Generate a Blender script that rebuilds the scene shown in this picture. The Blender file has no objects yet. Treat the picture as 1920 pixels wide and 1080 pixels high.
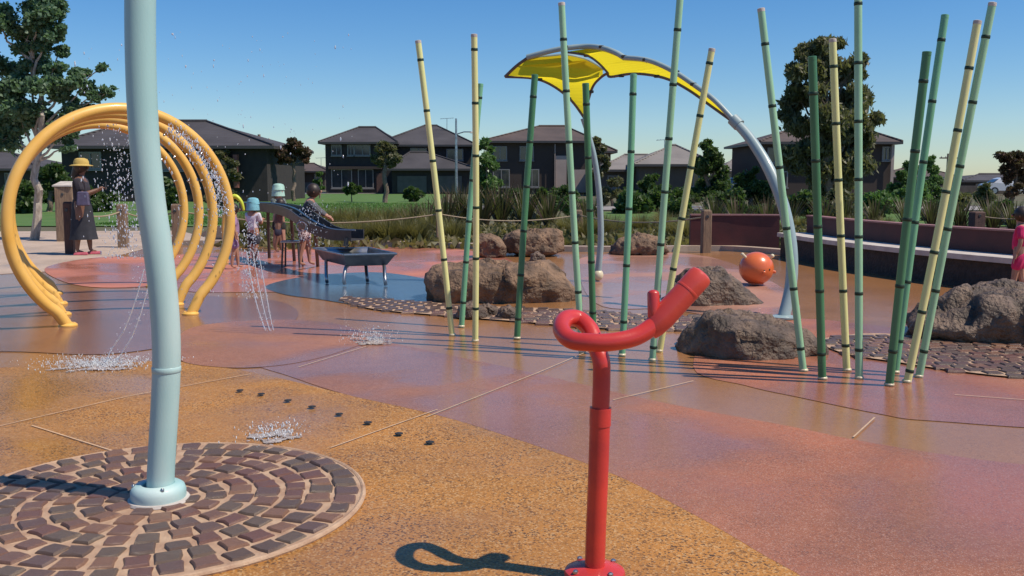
import bpy, bmesh, math, random
import numpy as np
from mathutils import Vector, noise, Matrix
from mathutils.bvhtree import BVHTree
from mathutils.geometry import tessellate_polygon
R = math.radians
rnd = random.Random(7)
S = bpy.context.scene
COL = S.collection

# ------------------------------------------------------------------ camera, sky, sun, exposure
F, CX, CY, HOR, H = 1800.0, 960.0, 540.0, 335.0, 1.4
PITCH = math.atan((CY - HOR) / F)
cam = bpy.data.cameras.new('camera'); cam.lens = 36 * F / 1920; cam.sensor_width = 36
cam.clip_end = 6000; cam.clip_start = 0.05
co = bpy.data.objects.new('camera', cam); COL.objects.link(co)
co.location = (0, 0, H); co.rotation_euler = (R(90) - PITCH, 0, 0); S.camera = co

SUN_EL, SUN_AZ = 56.0, 108.0
w = bpy.data.worlds.new('World'); S.world = w; w.use_nodes = True
nt = w.node_tree; nt.nodes.clear()
wo = nt.nodes.new('ShaderNodeOutputWorld'); bg = nt.nodes.new('ShaderNodeBackground'); sk = nt.nodes.new('ShaderNodeTexSky')
sk.sky_type = 'NISHITA'; sk.sun_disc = False; sk.sun_elevation = R(SUN_EL); sk.sun_rotation = R(SUN_AZ)
sk.air_density = 1.0; sk.dust_density = 0.15; sk.ozone_density = 3.6; sk.altitude = 0
bg.inputs[1].default_value = 0.11
hs = nt.nodes.new('ShaderNodeHueSaturation'); hs.inputs['Saturation'].default_value = 1.32
tn = nt.nodes.new('ShaderNodeMix'); tn.data_type = 'RGBA'; tn.blend_type = 'MULTIPLY'; tn.inputs[0].default_value = 1; tn.inputs[7].default_value = (.82, .92, 1.06, 1)
nt.links.new(sk.outputs[0], hs.inputs['Color']); nt.links.new(hs.outputs[0], tn.inputs[6]); nt.links.new(tn.outputs[2], bg.inputs[0]); nt.links.new(bg.outputs[0], wo.inputs[0])
sl = bpy.data.lights.new('sun', 'SUN'); sl.energy = 4.9; sl.angle = R(0.5); sl.color = (1, .90, .755)
so = bpy.data.objects.new('sun', sl); COL.objects.link(so)
a = R(SUN_AZ)
SD = Vector((math.sin(a) * math.cos(R(SUN_EL)), math.cos(a) * math.cos(R(SUN_EL)), math.sin(R(SUN_EL))))
so.rotation_euler = SD.to_track_quat('Z', 'Y').to_euler()
S.view_settings.view_transform = 'Standard'; S.view_settings.look = 'None'
S.view_settings.exposure = 0.0; S.view_settings.gamma = 1.0; S.view_settings.use_curve_mapping = False

# ------------------------------------------------------------------ pixel -> place
def ray(px, py):
    dx, dy = (px - CX) / F, (CY - py) / F
    c, s = math.cos(PITCH), math.sin(PITCH)
    return Vector((dx, c + dy * s, -s + dy * c))
def G(px, py, z=0.0):
    d = ray(px, py); t = (z - H) / d.z
    return Vector((0, 0, H)) + d * t
def P(px, py, Y):
    d = ray(px, py)
    return Vector((0, 0, H)) + d * (Y / d.y)
def PX(m, Y):            # metres per photo pixel at distance Y -> pixels to metres
    return m * Y / F

# ------------------------------------------------------------------ materials
MATS = {}
def mat(name, col, rough=.6, col2=None, nscale=8, bump=0.0, bscale=40, metal=0.0, coat=0.0, spec=.5, trans=0.0, stretch=(1,1,1), detail=6, fac=(.35,.65), coords='Object', rough2=None):
    m = bpy.data.materials.new(name); m.use_nodes = True; MATS[name] = m
    n = m.node_tree.nodes; l = m.node_tree.links; b = n['Principled BSDF']
    b.inputs['Roughness'].default_value = rough; b.inputs['Metallic'].default_value = metal
    b.inputs['Coat Weight'].default_value = coat; b.inputs['Coat Roughness'].default_value = .12
    b.inputs['Specular IOR Level'].default_value = spec; b.inputs['Transmission Weight'].default_value = trans
    b.inputs['Base Color'].default_value = (*col, 1)
    tc = n.new('ShaderNodeTexCoord'); mp = n.new('ShaderNodeMapping'); mp.inputs['Scale'].default_value = stretch
    l.new(tc.outputs[coords], mp.inputs[0])
    if col2:
        nz = n.new('ShaderNodeTexNoise'); nz.inputs['Scale'].default_value = nscale; nz.inputs['Detail'].default_value = detail
        l.new(mp.outputs[0], nz.inputs[0])
        mr = n.new('ShaderNodeMapRange'); mr.inputs[1].default_value, mr.inputs[2].default_value = fac
        l.new(nz.outputs['Fac'], mr.inputs[0])
        mx = n.new('ShaderNodeMix'); mx.data_type = 'RGBA'; mx.inputs[6].default_value = (*col, 1); mx.inputs[7].default_value = (*col2, 1)
        l.new(mr.outputs[0], mx.inputs[0]); l.new(mx.outputs[2], b.inputs['Base Color'])
        if rough2 is not None:
            m2 = n.new('ShaderNodeMapRange'); m2.inputs[3].default_value = rough; m2.inputs[4].default_value = rough2
            l.new(mr.outputs[0], m2.inputs[0]); l.new(m2.outputs[0], b.inputs['Roughness'])
    if bump:
        nb = n.new('ShaderNodeTexNoise'); nb.inputs['Scale'].default_value = bscale; nb.inputs['Detail'].default_value = 8
        l.new(mp.outputs[0], nb.inputs[0]); bp = n.new('ShaderNodeBump'); bp.inputs['Strength'].default_value = bump; bp.inputs['Distance'].default_value = .05 if 'basalt' in name else .02
        l.new(nb.outputs['Fac'], bp.inputs['Height']); l.new(bp.outputs[0], b.inputs['Normal'])
    return m

def aggregate(name, base, dark, light, wet=.5, speck=1.0, scale=210, ramp=None):
    """exposed aggregate / poured rubber: stone speckle, blotches, drying wet film"""
    m = bpy.data.materials.new(name); m.use_nodes = True; MATS[name] = m
    n = m.node_tree.nodes; l = m.node_tree.links; b = n['Principled BSDF']
    ge = n.new('ShaderNodeNewGeometry')
    vo = n.new('ShaderNodeTexVoronoi'); vo.inputs['Scale'].default_value = scale; l.new(ge.outputs['Position'], vo.inputs['Vector'])
    sp = n.new('ShaderNodeSeparateColor'); l.new(vo.outputs['Color'], sp.inputs[0])
    def step(sock, lo, hi, a0=0., a1=1.):
        q = n.new('ShaderNodeMapRange'); q.inputs[1].default_value = lo; q.inputs[2].default_value = hi
        q.inputs[3].default_value = a0; q.inputs[4].default_value = a1; l.new(sock, q.inputs[0]); return q.outputs[0]
    def mix(f, c1, c2):
        q = n.new('ShaderNodeMix'); q.data_type = 'RGBA'
        if isinstance(f, float): q.inputs[0].default_value = f
        else: l.new(f, q.inputs[0])
        for i, c in ((6, c1), (7, c2)):
            if isinstance(c, tuple): q.inputs[i].default_value = (*c, 1)
            else: l.new(c, q.inputs[i])
        return q.outputs[2]
    def nz(sc, det=5, dist=0):
        q = n.new('ShaderNodeTexNoise'); q.inputs['Scale'].default_value = sc; q.inputs['Detail'].default_value = det; q.inputs['Distortion'].default_value = dist
        l.new(ge.outputs['Position'], q.inputs['Vector']); return q.outputs['Fac']
    def mul(a_, b_):
        q = n.new('ShaderNodeMath'); q.operation = 'MULTIPLY'
        for i, c in ((0, a_), (1, b_)):
            if isinstance(c, float): q.inputs[i].default_value = c
            else: l.new(c, q.inputs[i])
        return q.outputs[0]
    if ramp:      # the pigment shifts slowly across the pour
        sx = n.new('ShaderNodeSeparateXYZ'); l.new(ge.outputs['Position'], sx.inputs[0])
        ad = n.new('ShaderNodeMath'); ad.operation = 'MULTIPLY_ADD'; l.new(nz(.5, 3), ad.inputs[0]); ad.inputs[1].default_value = 2.2; l.new(sx.outputs['X'], ad.inputs[2])
        base0 = base; based = mix(step(ad.outputs[0], .8, 2.9), base, ramp)
    else: based = base
    blot = step(nz(.9, 8, .6), .38, .66)
    c0 = mix(mul(blot, .7), based, tuple(x * .62 for x in base))
    fine = step(nz(26, 4), .35, .7)
    c0 = mix(mul(fine, .35), c0, tuple(min(1, x * 1.25) for x in base))
    sm = step(nz(2.6, 5, .8), .34, .62, .35, 1.)
    c1 = mix(mul(mul(step(sp.outputs[0], .70, .78), sm), speck), c0, dark)
    c2 = mix(mul(step(sp.outputs[1], .80, .88), .6 * speck), c1, light)
    wetm = step(nz(.55, 4, .4), .62 - .5 * wet, .78 - .5 * wet)
    c3 = mix(mul(wetm, .34), c2, tuple(x * .55 for x in base))
    l.new(c3, b.inputs['Base Color'])
    l.new(step(wetm, 0, 1, .62, .17), b.inputs['Roughness'])
    b.inputs['Specular IOR Level'].default_value = .32
    bp = n.new('ShaderNodeBump'); bp.inputs['Distance'].default_value = .003
    l.new(step(wetm, 0, 1, .5, .10), bp.inputs['Strength'])
    l.new(vo.outputs['Distance'], bp.inputs['Height'])
    b2 = n.new('ShaderNodeBump'); b2.inputs['Distance'].default_value = .01; b2.inputs['Strength'].default_value = .10
    l.new(nz(5, 3), b2.inputs['Height']); l.new(bp.outputs[0], b2.inputs['Normal']); l.new(b2.outputs[0], b.inputs['Normal'])
    return m

A_or = aggregate('orange_aggregate', (.45, .20, .048), (.085, .045, .025), (.60, .38, .18), wet=.34, scale=135)
A_wo = aggregate('wet_orange_aggregate', (.42, .195, .075), (.12, .06, .03), (.52, .35, .22), wet=1.25, speck=.5)
A_mv = aggregate('mauve_aggregate', (.36, .155, .095), (.12, .06, .05), (.58, .38, .30), wet=.5, ramp=(.46, .145, .065), speck=.7)
A_pk = aggregate('pink_aggregate', (.42, .17, .12), (.17, .07, .06), (.62, .38, .32), wet=.38, speck=.7)
A_co = aggregate('coral_aggregate', (.52, .19, .125), (.35, .12, .09), (.75, .45, .35), wet=.5, speck=.5)
A_br = aggregate('brown_aggregate', (.30, .135, .08), (.10, .05, .04), (.42, .28, .2), wet=.8, speck=.6)
A_skyrefl = aggregate('sky_reflection_aggregate', (.075, .12, .18), (.03, .06, .12), (.3, .4, .5), wet=1.2, speck=.5)  # wet paving by the water table; the sky's reflection is painted in as blue
A_fp = aggregate('salmon_aggregate', (.46, .235, .165), (.2, .1, .08), (.6, .42, .34), wet=.55, speck=.4)
CONC = aggregate('pale_concrete', (.50, .38, .29), (.3, .22, .18), (.66, .55, .46), wet=.0, speck=.4)
MORT = mat('mortar', (.38, .235, .15), .7, (.50, .34, .22), 14, .3, 90)
STONES = [mat('porphyry_%d' % i, c, .42, tuple(x * .55 for x in c), 22, .35, 70, rough2=.28) for i, c in enumerate(
    [(.17, .10, .08), (.22, .115, .08), (.15, .095, .07), (.27, .14, .085), (.17, .115, .08), (.20, .095, .07)])]
ROCK = mat('basalt', (.27, .165, .10), .8, (.09, .058, .038), 4.5, 1., 22, detail=14)
ROCK2 = mat('wet_basalt', (.21, .140, .098), .62, (.06, .042, .031), 5, 1., 26, detail=14)
BLUEP = mat('pale_blue_paint', (.33, .53, .52), .42, (.50, .62, .59), 2.2, .05, 200, coat=.1, stretch=(1, 1, .35), fac=(.42, .62), rough2=.6)
REDP = mat('red_paint', (.62, .045, .032), .30, (.46, .03, .026), 5, .05, 120, coat=.3, rough2=.5, fac=(.4, .6))
REDO = mat('sun_faded_red_paint', (.68, .085, .05), .40, (.62, .06, .04), 6, .03, 120, coat=.2)
YELP = mat('yellow_hoop_paint', (.80, .48, .12), .45, (.76, .41, .07), 3, .03, 120, coat=.2)
GREYP = mat('grey_blue_paint', (.33, .42, .42), .4, (.27, .36, .37), 4, .03, 120, coat=.2)
YPAN = mat('yellow_panel', (.80, .60, .015), .45, (.72, .52, .012), 5, .03, 80)
b_ = YPAN.node_tree.nodes['Principled BSDF']; tl = YPAN.node_tree.nodes.new('ShaderNodeBsdfTranslucent'); mxs = YPAN.node_tree.nodes.new('ShaderNodeMixShader')
tl.inputs[0].default_value = (.95, .78, .03, 1); mxs.inputs[0].default_value = .72
YPAN.node_tree.links.new(b_.outputs[0], mxs.inputs[1]); YPAN.node_tree.links.new(tl.outputs[0], mxs.inputs[2]); YPAN.node_tree.links.new(mxs.outputs[0], YPAN.node_tree.nodes['Material Output'].inputs[0])
BROWNE = mat('panel_edge', (.10, .07, .055), .5, (.16, .11, .09), 20)
BY = mat('bamboo_yellow', (.78, .74, .33), .40, (.68, .68, .28), 5, .05, 60, stretch=(1, 1, .3), coat=.15)
BG1 = mat('bamboo_light_green', (.34, .58, .36), .40, (.27, .50, .30), 5, .05, 60, stretch=(1, 1, .3), coat=.15)
BG2 = mat('bamboo_green', (.19, .45, .26), .40, (.14, .36, .20), 5, .05, 60, stretch=(1, 1, .3), coat=.15)
BG3 = mat('bamboo_dark_green', (.07, .22, .10), .42, (.05, .17, .07), 5, .05, 60, stretch=(1, 1, .3), coat=.15)
NODE = mat('bamboo_node', (.012, .035, .015), .5)
STEEL = mat('stainless', (.50, .50, .50), .28, (.36, .36, .36), 9, .02, 60, metal=1, rough2=.42)
DSTEEL = mat('dull_steel', (.085, .08, .08), .45, (.05, .05, .052), 7, .02, 60, metal=.3)
WOOD = mat('weathered_timber', (.30, .20, .125), .8, (.17, .11, .075), 9, .5, 40, stretch=(6, 6, .6))
WOODD = mat('dark_timber', (.13, .065, .05), .8, (.08, .045, .035), 9, .5, 40, stretch=(6, 6, .6))
BARK = mat('bark', (.24, .185, .14), .85, (.11, .08, .06), 10, .8, 25, stretch=(3, 3, .7))
BARKP = mat('pale_bark', (.46, .40, .33), .8, (.27, .22, .18), 7, .5, 25, stretch=(3, 3, .7))
ROPE = mat('rope', (.42, .33, .22), .9, (.28, .21, .14), 60, .4, 200)
ORB = mat('orange_ball_paint', (.72, .16, .045), .3, (.64, .13, .04), 4, .03, 100, coat=.3)
CREAM = mat('cream_plastic', (.70, .62, .42), .4, (.6, .52, .35), 8)
BLACK = mat('black_rubber', (.015, .015, .016), .6, (.03, .03, .03), 12)
MAROON = mat('maroon_wall', (.085, .018, .018), .6, (.06, .014, .015), 3, .1, 40)
WCONC = mat('white_concrete', (.60, .54, .48), .7, (.45, .40, .36), 6, .2, 60)
GRASS = mat('lawn_grass', (.062, .145, .024), .9, (.10, .17, .038), .9, .8, 60, detail=10, coords='Object')
GROUNDM = mat('rough_ground', (.085, .095, .035), .95, (.12, .095, .06), .15, .8, 12, detail=12)
MULCH = mat('bark_mulch', (.10, .062, .042), .95, (.05, .032, .022), 9, 1., 30, detail=12)
ROADM = mat('pale_road', (.30, .28, .26), .9, (.24, .22, .21), .8, .2, 30)
def leafmat(name, c, c2, rough=.5):
    m = mat(name, c, rough, c2, 1.8, spec=.4, detail=8)
    b = m.node_tree.nodes['Principled BSDF']; tl = m.node_tree.nodes.new('ShaderNodeBsdfTranslucent'); tl.inputs[0].default_value = (c2[0] * 1.6, c2[1] * 1.9, c2[2] * 1.1, 1)
    mx = m.node_tree.nodes.new('ShaderNodeMixShader'); mx.inputs[0].default_value = .35; l = m.node_tree.links
    l.new(b.outputs[0], mx.inputs[1]); l.new(tl.outputs[0], mx.inputs[2]); l.new(mx.outputs[0], m.node_tree.nodes['Material Output'].inputs[0])
    return m
L_DK = leafmat('leaf_dark_green', (.04, .075, .022), (.075, .115, .035))
L_GR = leafmat('leaf_green', (.07, .14, .04), (.11, .18, .06))
L_BG = leafmat('leaf_blue_green', (.075, .145, .085), (.13, .20, .12))
L_OL = leafmat('leaf_olive', (.09, .10, .05), (.15, .14, .075))
L_RD = leafmat('leaf_bronze', (.13, .055, .035), (.075, .06, .035))
L_BLADE = leafmat('blade_green', (.10, .11, .04), (.17, .135, .06))
L_FLAX = leafmat('blade_bronze', (.12, .065, .04), (.07, .075, .035))
WALLD = mat('charcoal_brick', (.026, .022, .022), .85, (.036, .03, .028), 3, .3, 20)
WALLB = mat('brown_render', (.060, .042, .034), .85, (.05, .036, .03), .8, .1, 8)
WALLG = mat('grey_render', (.10, .085, .07), .85, (.08, .07, .06), .8, .1, 8)
WALLW = mat('pale_render', (.42, .33, .28), .8, (.36, .28, .24), .8)
TRIMW = mat('window_frame_paint', (.22, .21, .20), .5)
GLASS = mat('window_glass', (.03, .035, .04), .08, (.05, .055, .06), 1.2, spec=.8)
def roofmat(name, c, c2):
    m = mat(name, c, .75, c2, .5, 0); n = m.node_tree.nodes; l = m.node_tree.links
    wv = n.new('ShaderNodeTexWave'); wv.bands_direction = 'Z'; wv.inputs['Scale'].default_value = 2.6; wv.inputs['Distortion'].default_value = .15
    tc = n.new('ShaderNodeTexCoord'); l.new(tc.outputs['Object'], wv.inputs[0])
    bp = n.new('ShaderNodeBump'); bp.inputs['Strength'].default_value = .7; bp.inputs['Distance'].default_value = .12
    l.new(wv.outputs['Fac'], bp.inputs['Height']); l.new(bp.outputs[0], n['Principled BSDF'].inputs['Normal'])
    return m
ROOFD = roofmat('charcoal_tiles', (.075, .068, .072), (.05, .045, .048))
ROOFB = roofmat('brown_tiles', (.11, .078, .066), (.075, .055, .048))
ROOFG = roofmat('grey_tiles', (.24, .215, .195), (.19, .17, .155))
SKINM = mat('skin_tan', (.42, .22, .15), .5, (.36, .18, .12), 20)
SKIND = mat('skin_brown', (.20, .10, .065), .5, (.16, .08, .05), 20)
HAIR = mat('dark_hair', (.022, .014, .010), .5, (.04, .026, .018), 60, stretch=(4, 4, 1))
def cloth(name, c, c2=None): return mat(name, c, .85, c2 or tuple(x * .7 for x in c), 14, .2, 120)
WATER = mat('water_drop', (.85, .92, 1.0), .06, None, trans=.55, spec=.8)
FOAM = mat('water_foam', (.80, .82, .84), .3, (.7, .74, .78), 20, trans=.2)

# ------------------------------------------------------------------ mesh building
class MB:
    def __init__(s): s.v = []; s.f = []
    def add(s, vs, fs):
        o = len(s.v); s.v += [tuple(v) for v in vs]; s.f += [tuple(i + o for i in f) for f in fs]; return s
    def box(s, c, d, rz=0, top=1.0, bev=0.0):
        hx, hy, hz = d[0] / 2, d[1] / 2, d[2] / 2; cr, sr = math.cos(rz), math.sin(rz)
        def T(x, y, z): return (c[0] + x * cr - y * sr, c[1] + x * sr + y * cr, c[2] + z)
        if bev <= 0:
            vs = [T(x * hx * k, y * hy * k, z * hz) for z, k in ((-1, 1), (1, top)) for x, y in ((-1, -1), (1, -1), (1, 1), (-1, 1))]
            fs = [(3, 2, 1, 0), (4, 5, 6, 7)] + [(i, (i + 1) % 4, (i + 1) % 4 + 4, i + 4) for i in range(4)]
            return s.add(vs, fs)
        rings = []
        for z, e in ((-hz, bev), (-hz + bev, 0), (hz - bev, 0), (hz, bev)):
            k = 1 if z < 0 else top; r = []
            for sx, sy in ((-1, -1), (1, -1), (1, 1), (-1, 1)):
                x, y = sx * (hx * k - e), sy * (hy * k - e)
                r += ([(x + (-sx) * 0 , y - sy * bev), (x - sx * bev, y)] if (sx * sy > 0) else [(x - sx * bev, y), (x, y - sy * bev)])
            rings.append([T(x, y, z) for x, y in r])
        vs = [p for r in rings for p in r]; fs = [tuple(range(7, -1, -1)), tuple(range(24, 32))]
        for j in range(3):
            for i in range(8): fs.append((j * 8 + i, j * 8 + (i + 1) % 8, (j + 1) * 8 + (i + 1) % 8, (j + 1) * 8 + i))
        return s.add(vs, fs)
    def tube(s, pts, rad, n=12, cap=True, round_end=False):
        pts = [Vector(p) for p in pts]; m = len(pts)
        rr = [rad] * m if isinstance(rad, (int, float)) else list(rad)
        if round_end:
            d0 = (pts[0] - pts[1]).normalized(); d1 = (pts[-1] - pts[-2]).normalized(); q = [(1.0, .05), (.95, .3), (.75, .62), (.4, .9)]
            r0, r1 = rr[0], rr[-1]
            pts = [pts[0] + d0 * r0 * a_ * .6 for a_, _ in q] + pts + [pts[-1] + d1 * r1 * a_ * .6 for a_, _ in reversed(q)]
            rr = [r0 * b_ for _, b_ in q] + rr + [r1 * b_ for _, b_ in reversed(q)]; m = len(pts)
        t = (pts[1] - pts[0]).normalized(); up = Vector((0, 1, 0)) if abs(t.y) < .8 else Vector((1, 0, 0))
        u = t.cross(up).normalized(); vs = []; fs = []
        for i, p in enumerate(pts):
            t = (pts[min(i + 1, m - 1)] - pts[max(i - 1, 0)]).normalized()
            u = (u - t * u.dot(t)).normalized(); b_ = t.cross(u)
            for k in range(n):
                a_ = 2 * math.pi * k / n; vs.append(p + (u * math.cos(a_) + b_ * math.sin(a_)) * rr[i])
        for i in range(m - 1):
            for k in range(n): fs.append((i * n + k, i * n + (k + 1) % n, (i + 1) * n + (k + 1) % n, (i + 1) * n + k))
        if cap: fs.append(tuple(range(n - 1, -1, -1))); fs.append(tuple(range((m - 1) * n, m * n)))
        return s.add(vs, fs)
    def lathe(s, c, prof, n=24, sx=1., sy=1., axis=None):
        vs = []; fs = []; c = Vector(c)
        M = Matrix.Identity(3) if axis is None else Vector(axis).to_track_quat('Z', 'Y').to_matrix()
        for r, z in prof:
            for k in range(n):
                a_ = 2 * math.pi * k / n; vs.append(c + M @ Vector((r * sx * math.cos(a_), r * sy * math.sin(a_), z)))
        for i in range(len(prof) - 1):
            for k in range(n): fs.append((i * n + k, i * n + (k + 1) % n, (i + 1) * n + (k + 1) % n, (i + 1) * n + k))
        fs.append(tuple(range(n - 1, -1, -1))); fs.append(tuple(range((len(prof) - 1) * n, len(prof) * n)))
        return s.add(vs, fs)
    def ball(s, c, r, n=16, m=10, sc=(1, 1, 1)):
        prof = [(max(1e-4, math.sin(math.pi * i / m)), -math.cos(math.pi * i / m)) for i in range(m + 1)]
        o = len(s.v); s.lathe((0, 0, 0), prof, n)
        for i in range(o, len(s.v)):
            x, y, z = s.v[i]; s.v[i] = (c[0] + x * r * sc[0], c[1] + y * r * sc[1], c[2] + z * r * sc[2])
        return s
    def poly(s, pts, thick=None, nrm=Vector((0, 0, 1))):
        pts = [Vector(p) for p in pts]; tr = tessellate_polygon([pts]); n = len(pts)
        if not thick:
            fs = []
            for t in tr:
                a_, b_, c_ = (pts[i] for i in t)
                fs.append(t if (b_ - a_).cross(c_ - a_).dot(nrm) > 0 else (t[0], t[2], t[1]))
            return s.add(pts, fs)
        off = nrm.normalized() * thick
        return s.add(pts + [p + off for p in pts], [tuple(t) for t in tr] + [tuple(i + n for i in t) for t in tr] + [(i, (i + 1) % n, (i + 1) % n + n, i + n) for i in range(n)])
    def mesh(s, name, origin=(0, 0, 0), smooth=True):
        o = Vector(origin); me = bpy.data.meshes.new(name)
        me.from_pydata([tuple(Vector(v) - o) for v in s.v], [], s.f); me.update()
        bm = bmesh.new(); bm.from_mesh(me); bmesh.ops.recalc_face_normals(bm, faces=bm.faces); bm.to_mesh(me); bm.free()
        if smooth: me.shade_smooth(); me.set_sharp_from_angle(angle=R(38))
        return me

ORG = {}
def thing(name, loc, label, cat, group=None, kind=None):
    o = bpy.data.objects.new(name, None); COL.objects.link(o); o.location = loc; o.empty_display_size = .1
    ORG[o] = Vector(loc)
    if label: o['label'] = label
    if cat: o['category'] = cat
    if group: o['group'] = group
    if kind: o['kind'] = kind
    return o
def part(name, mb, m, parent, label=None, kind=None, smooth=True):
    og = ORG[parent]; me = mb if isinstance(mb, bpy.types.Mesh) else mb.mesh(name, og, smooth)
    if not me.materials: me.materials.append(m)
    o = bpy.data.objects.new(name, me); COL.objects.link(o); o.parent = parent; ORG[o] = og
    if label: o['label'] = label
    if kind: o['kind'] = kind
    return o
def solo(name, mb, m, loc, label, cat, group=None, kind=None, smooth=True):
    me = mb if isinstance(mb, bpy.types.Mesh) else mb.mesh(name, loc, smooth)
    if not me.materials: me.materials.append(m)
    o = bpy.data.objects.new(name, me); COL.objects.link(o); o.location = loc; ORG[o] = Vector(loc)
    if label: o['label'] = label
    if cat: o['category'] = cat
    if group: o['group'] = group
    if kind: o['kind'] = kind
    return o
def struct(name, mb, m, smooth=False):
    return solo(name, mb, m, (0, 0, 0), None, None, kind='structure', smooth=smooth)

def cr(pts, k=8, closed=False):
    """Catmull-Rom through points (any dimension)"""
    pts = [Vector(p) for p in pts]; n = len(pts); out = []
    rng = range(n) if closed else range(n - 1)
    for i in rng:
        if closed: a_, b_, c_, d_ = pts[(i - 1) % n], pts[i], pts[(i + 1) % n], pts[(i + 2) % n]
        else: a_, b_, c_, d_ = pts[max(i - 1, 0)], pts[i], pts[i + 1], pts[min(i + 2, n - 1)]
        for j in range(k):
            t = j / k
            out.append(.5 * ((2 * b_) + (c_ - a_) * t + (2 * a_ - 5 * b_ + 4 * c_ - d_) * t * t + (3 * b_ - a_ - 3 * c_ + d_) * t ** 3))
    if not closed: out.append(pts[-1])
    return out
def gpoly(pts, z, smooth=6):
    """closed ground polygon through photo points; smooth=0 keeps corners"""
    w_ = [G(x, y, 0) for x, y in pts]
    if smooth: w_ = cr(w_, smooth, True)
    return [(p.x, p.y, z) for p in w_]

# ------------------------------------------------------------------ ground
struct('ground', MB().poly([(-1500, -30, -.06), (1500, -30, -.06), (1500, 3000, -.06), (-1500, 3000, -.06)]), GROUNDM)
struct('lawn', MB().poly([(-60, 30, -.03), (-2.5, 29, -.03), (-4, 42, -.03), (-6, 92, -.03), (-60, 92, -.03)]), GRASS)
struct('lawn', MB().poly([(1.5, 31, -.032), (30, 27, -.032), (30, 42, -.032), (3, 42, -.032)]), GRASS)
struct('road', MB().poly([(-2, 44, -.02), (60, 43, -.02), (60, 50, -.02), (-2, 51, -.02)]), ROADM)
struct('road', MB().poly([(-80, 93, -.02), (80, 93, -.02), (80, 98, -.02), (-80, 98, -.02)]), ROADM)
struct('garden_bed', MB().poly([(-6.5, 18, -.012), (2, 17.5, -.012), (5.6, 19.5, -.012), (6.3, 12, -.012), (12, 9, -.012), (16, 28, -.012), (-2, 30, -.012), (-9, 29, -.012)]), MULCH)
pad = [(-8, -2), (10, -2), (10, 9.5), (6.6, 11.9), (6.0, 12.6), (5.4, 17.2), (4.2, 18.6), (2.2, 18.3), (.2, 18.6), (-1.0, 19.3), (-3.5, 20.1), (-7, 20.2), (-11, 20.0), (-12, 8)]
struct('splash_pad', MB().poly([(x, y, 0) for x, y in pad]), A_wo)
struct('path', MB().poly([(-20, 14.8, .004), (-8.4, 13.3, .004), (-6.9, 14.6, .004), (-7.4, 19.6, .004), (-6.6, 21.6, .004), (-9, 26, .004), (-20, 25, .004)]), CONC)
zi = [.002]
def zone(pts, m, smooth=6):
    zi[0] += .0005
    return struct('paving_zone', MB().poly(gpoly(pts, zi[0], smooth)), m)
# foreground dry orange
zone([(-500, 712), (0, 690), (200, 682), (330, 678), (480, 700), (640, 738), (760, 765), (860, 790), (1000, 835), (1150, 890), (1290, 960), (1420, 1035), (1560, 1130), (1700, 1400), (600, 2600), (-900, 2200)], A_or)
zone([(440, 640), (560, 648), (700, 640), (850, 668), (1000, 700), (1150, 735), (1290, 765), (1480, 800), (1600, 825), (1750, 850), (1920, 872), (2300, 905), (2600, 1100), (2200, 1700), (1700, 1400), (1560, 1130), (1420, 1035), (1290, 960), (1150, 890), (1000, 835), (860, 790), (760, 765), (640, 738), (540, 705), (470, 680)], A_mv)
zone([(1300, 690), (1400, 724), (1500, 746), (1640, 775), (1750, 790), (2100, 800), (2300, 720), (1950, 650), (1700, 618), (1500, 598), (1350, 615)], A_mv)
zone([(1090, 484), (1200, 474), (1330, 482), (1450, 530), (1500, 585), (1390, 600), (1250, 580), (1130, 575), (1090, 530)], A_fp)
zone([(300, 482), (420, 474), (560, 468), (700, 464), (860, 468), (960, 490), (900, 540), (800, 562), (640, 552), (500, 548), (340, 545), (280, 510)], A_co)
zone([(-300, 560), (60, 548), (250, 545), (400, 556), (520, 565), (560, 592), (500, 625), (380, 640), (200, 665), (0, 660), (-300, 670)], A_br)
zone([(360, 615), (520, 600), (640, 610), (690, 635), (640, 660), (540, 684), (420, 690), (330, 670)], A_mv)
zone([(500, 536), (580, 518), (700, 511), (790, 522), (850, 545), (820, 574), (700, 576), (600, 562), (530, 552)], A_skyrefl)
zone([(90, 500), (200, 482), (330, 488), (420, 505), (330, 532), (190, 540), (110, 525)], A_co)
# joints sawn across the pad
def joint(pts, wd=.0045):
    w_ = [G(x, y) for x, y in pts]; a_, b_ = w_[0], w_[-1]; n_ = Vector((-(b_ - a_).y, (b_ - a_).x, 0)).normalized() * wd
    struct('joint', MB().poly([(p.x + n_.x, p.y + n_.y, .0088) for p in w_] + [(p.x - n_.x, p.y - n_.y, .0088) for p in reversed(w_)]), JM)
JM = mat('joint_sealant', (.62, .42, .26), .8, (.5, .33, .2), 20)
def lift(a_): return a_
for pts in ([(-60, 815), (240, 745)], [(240, 745), (470, 703)], [(800, 784), (1010, 700), (1150, 640)], [(1150, 752), (1300, 716)], [(1600, 822), (1640, 785)], [(620, 842), (820, 770)], [(60, 800), (250, 860)], [(560, 690), (690, 650)], [(1790, 742), (1925, 752)]):
    joint(pts)

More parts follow.
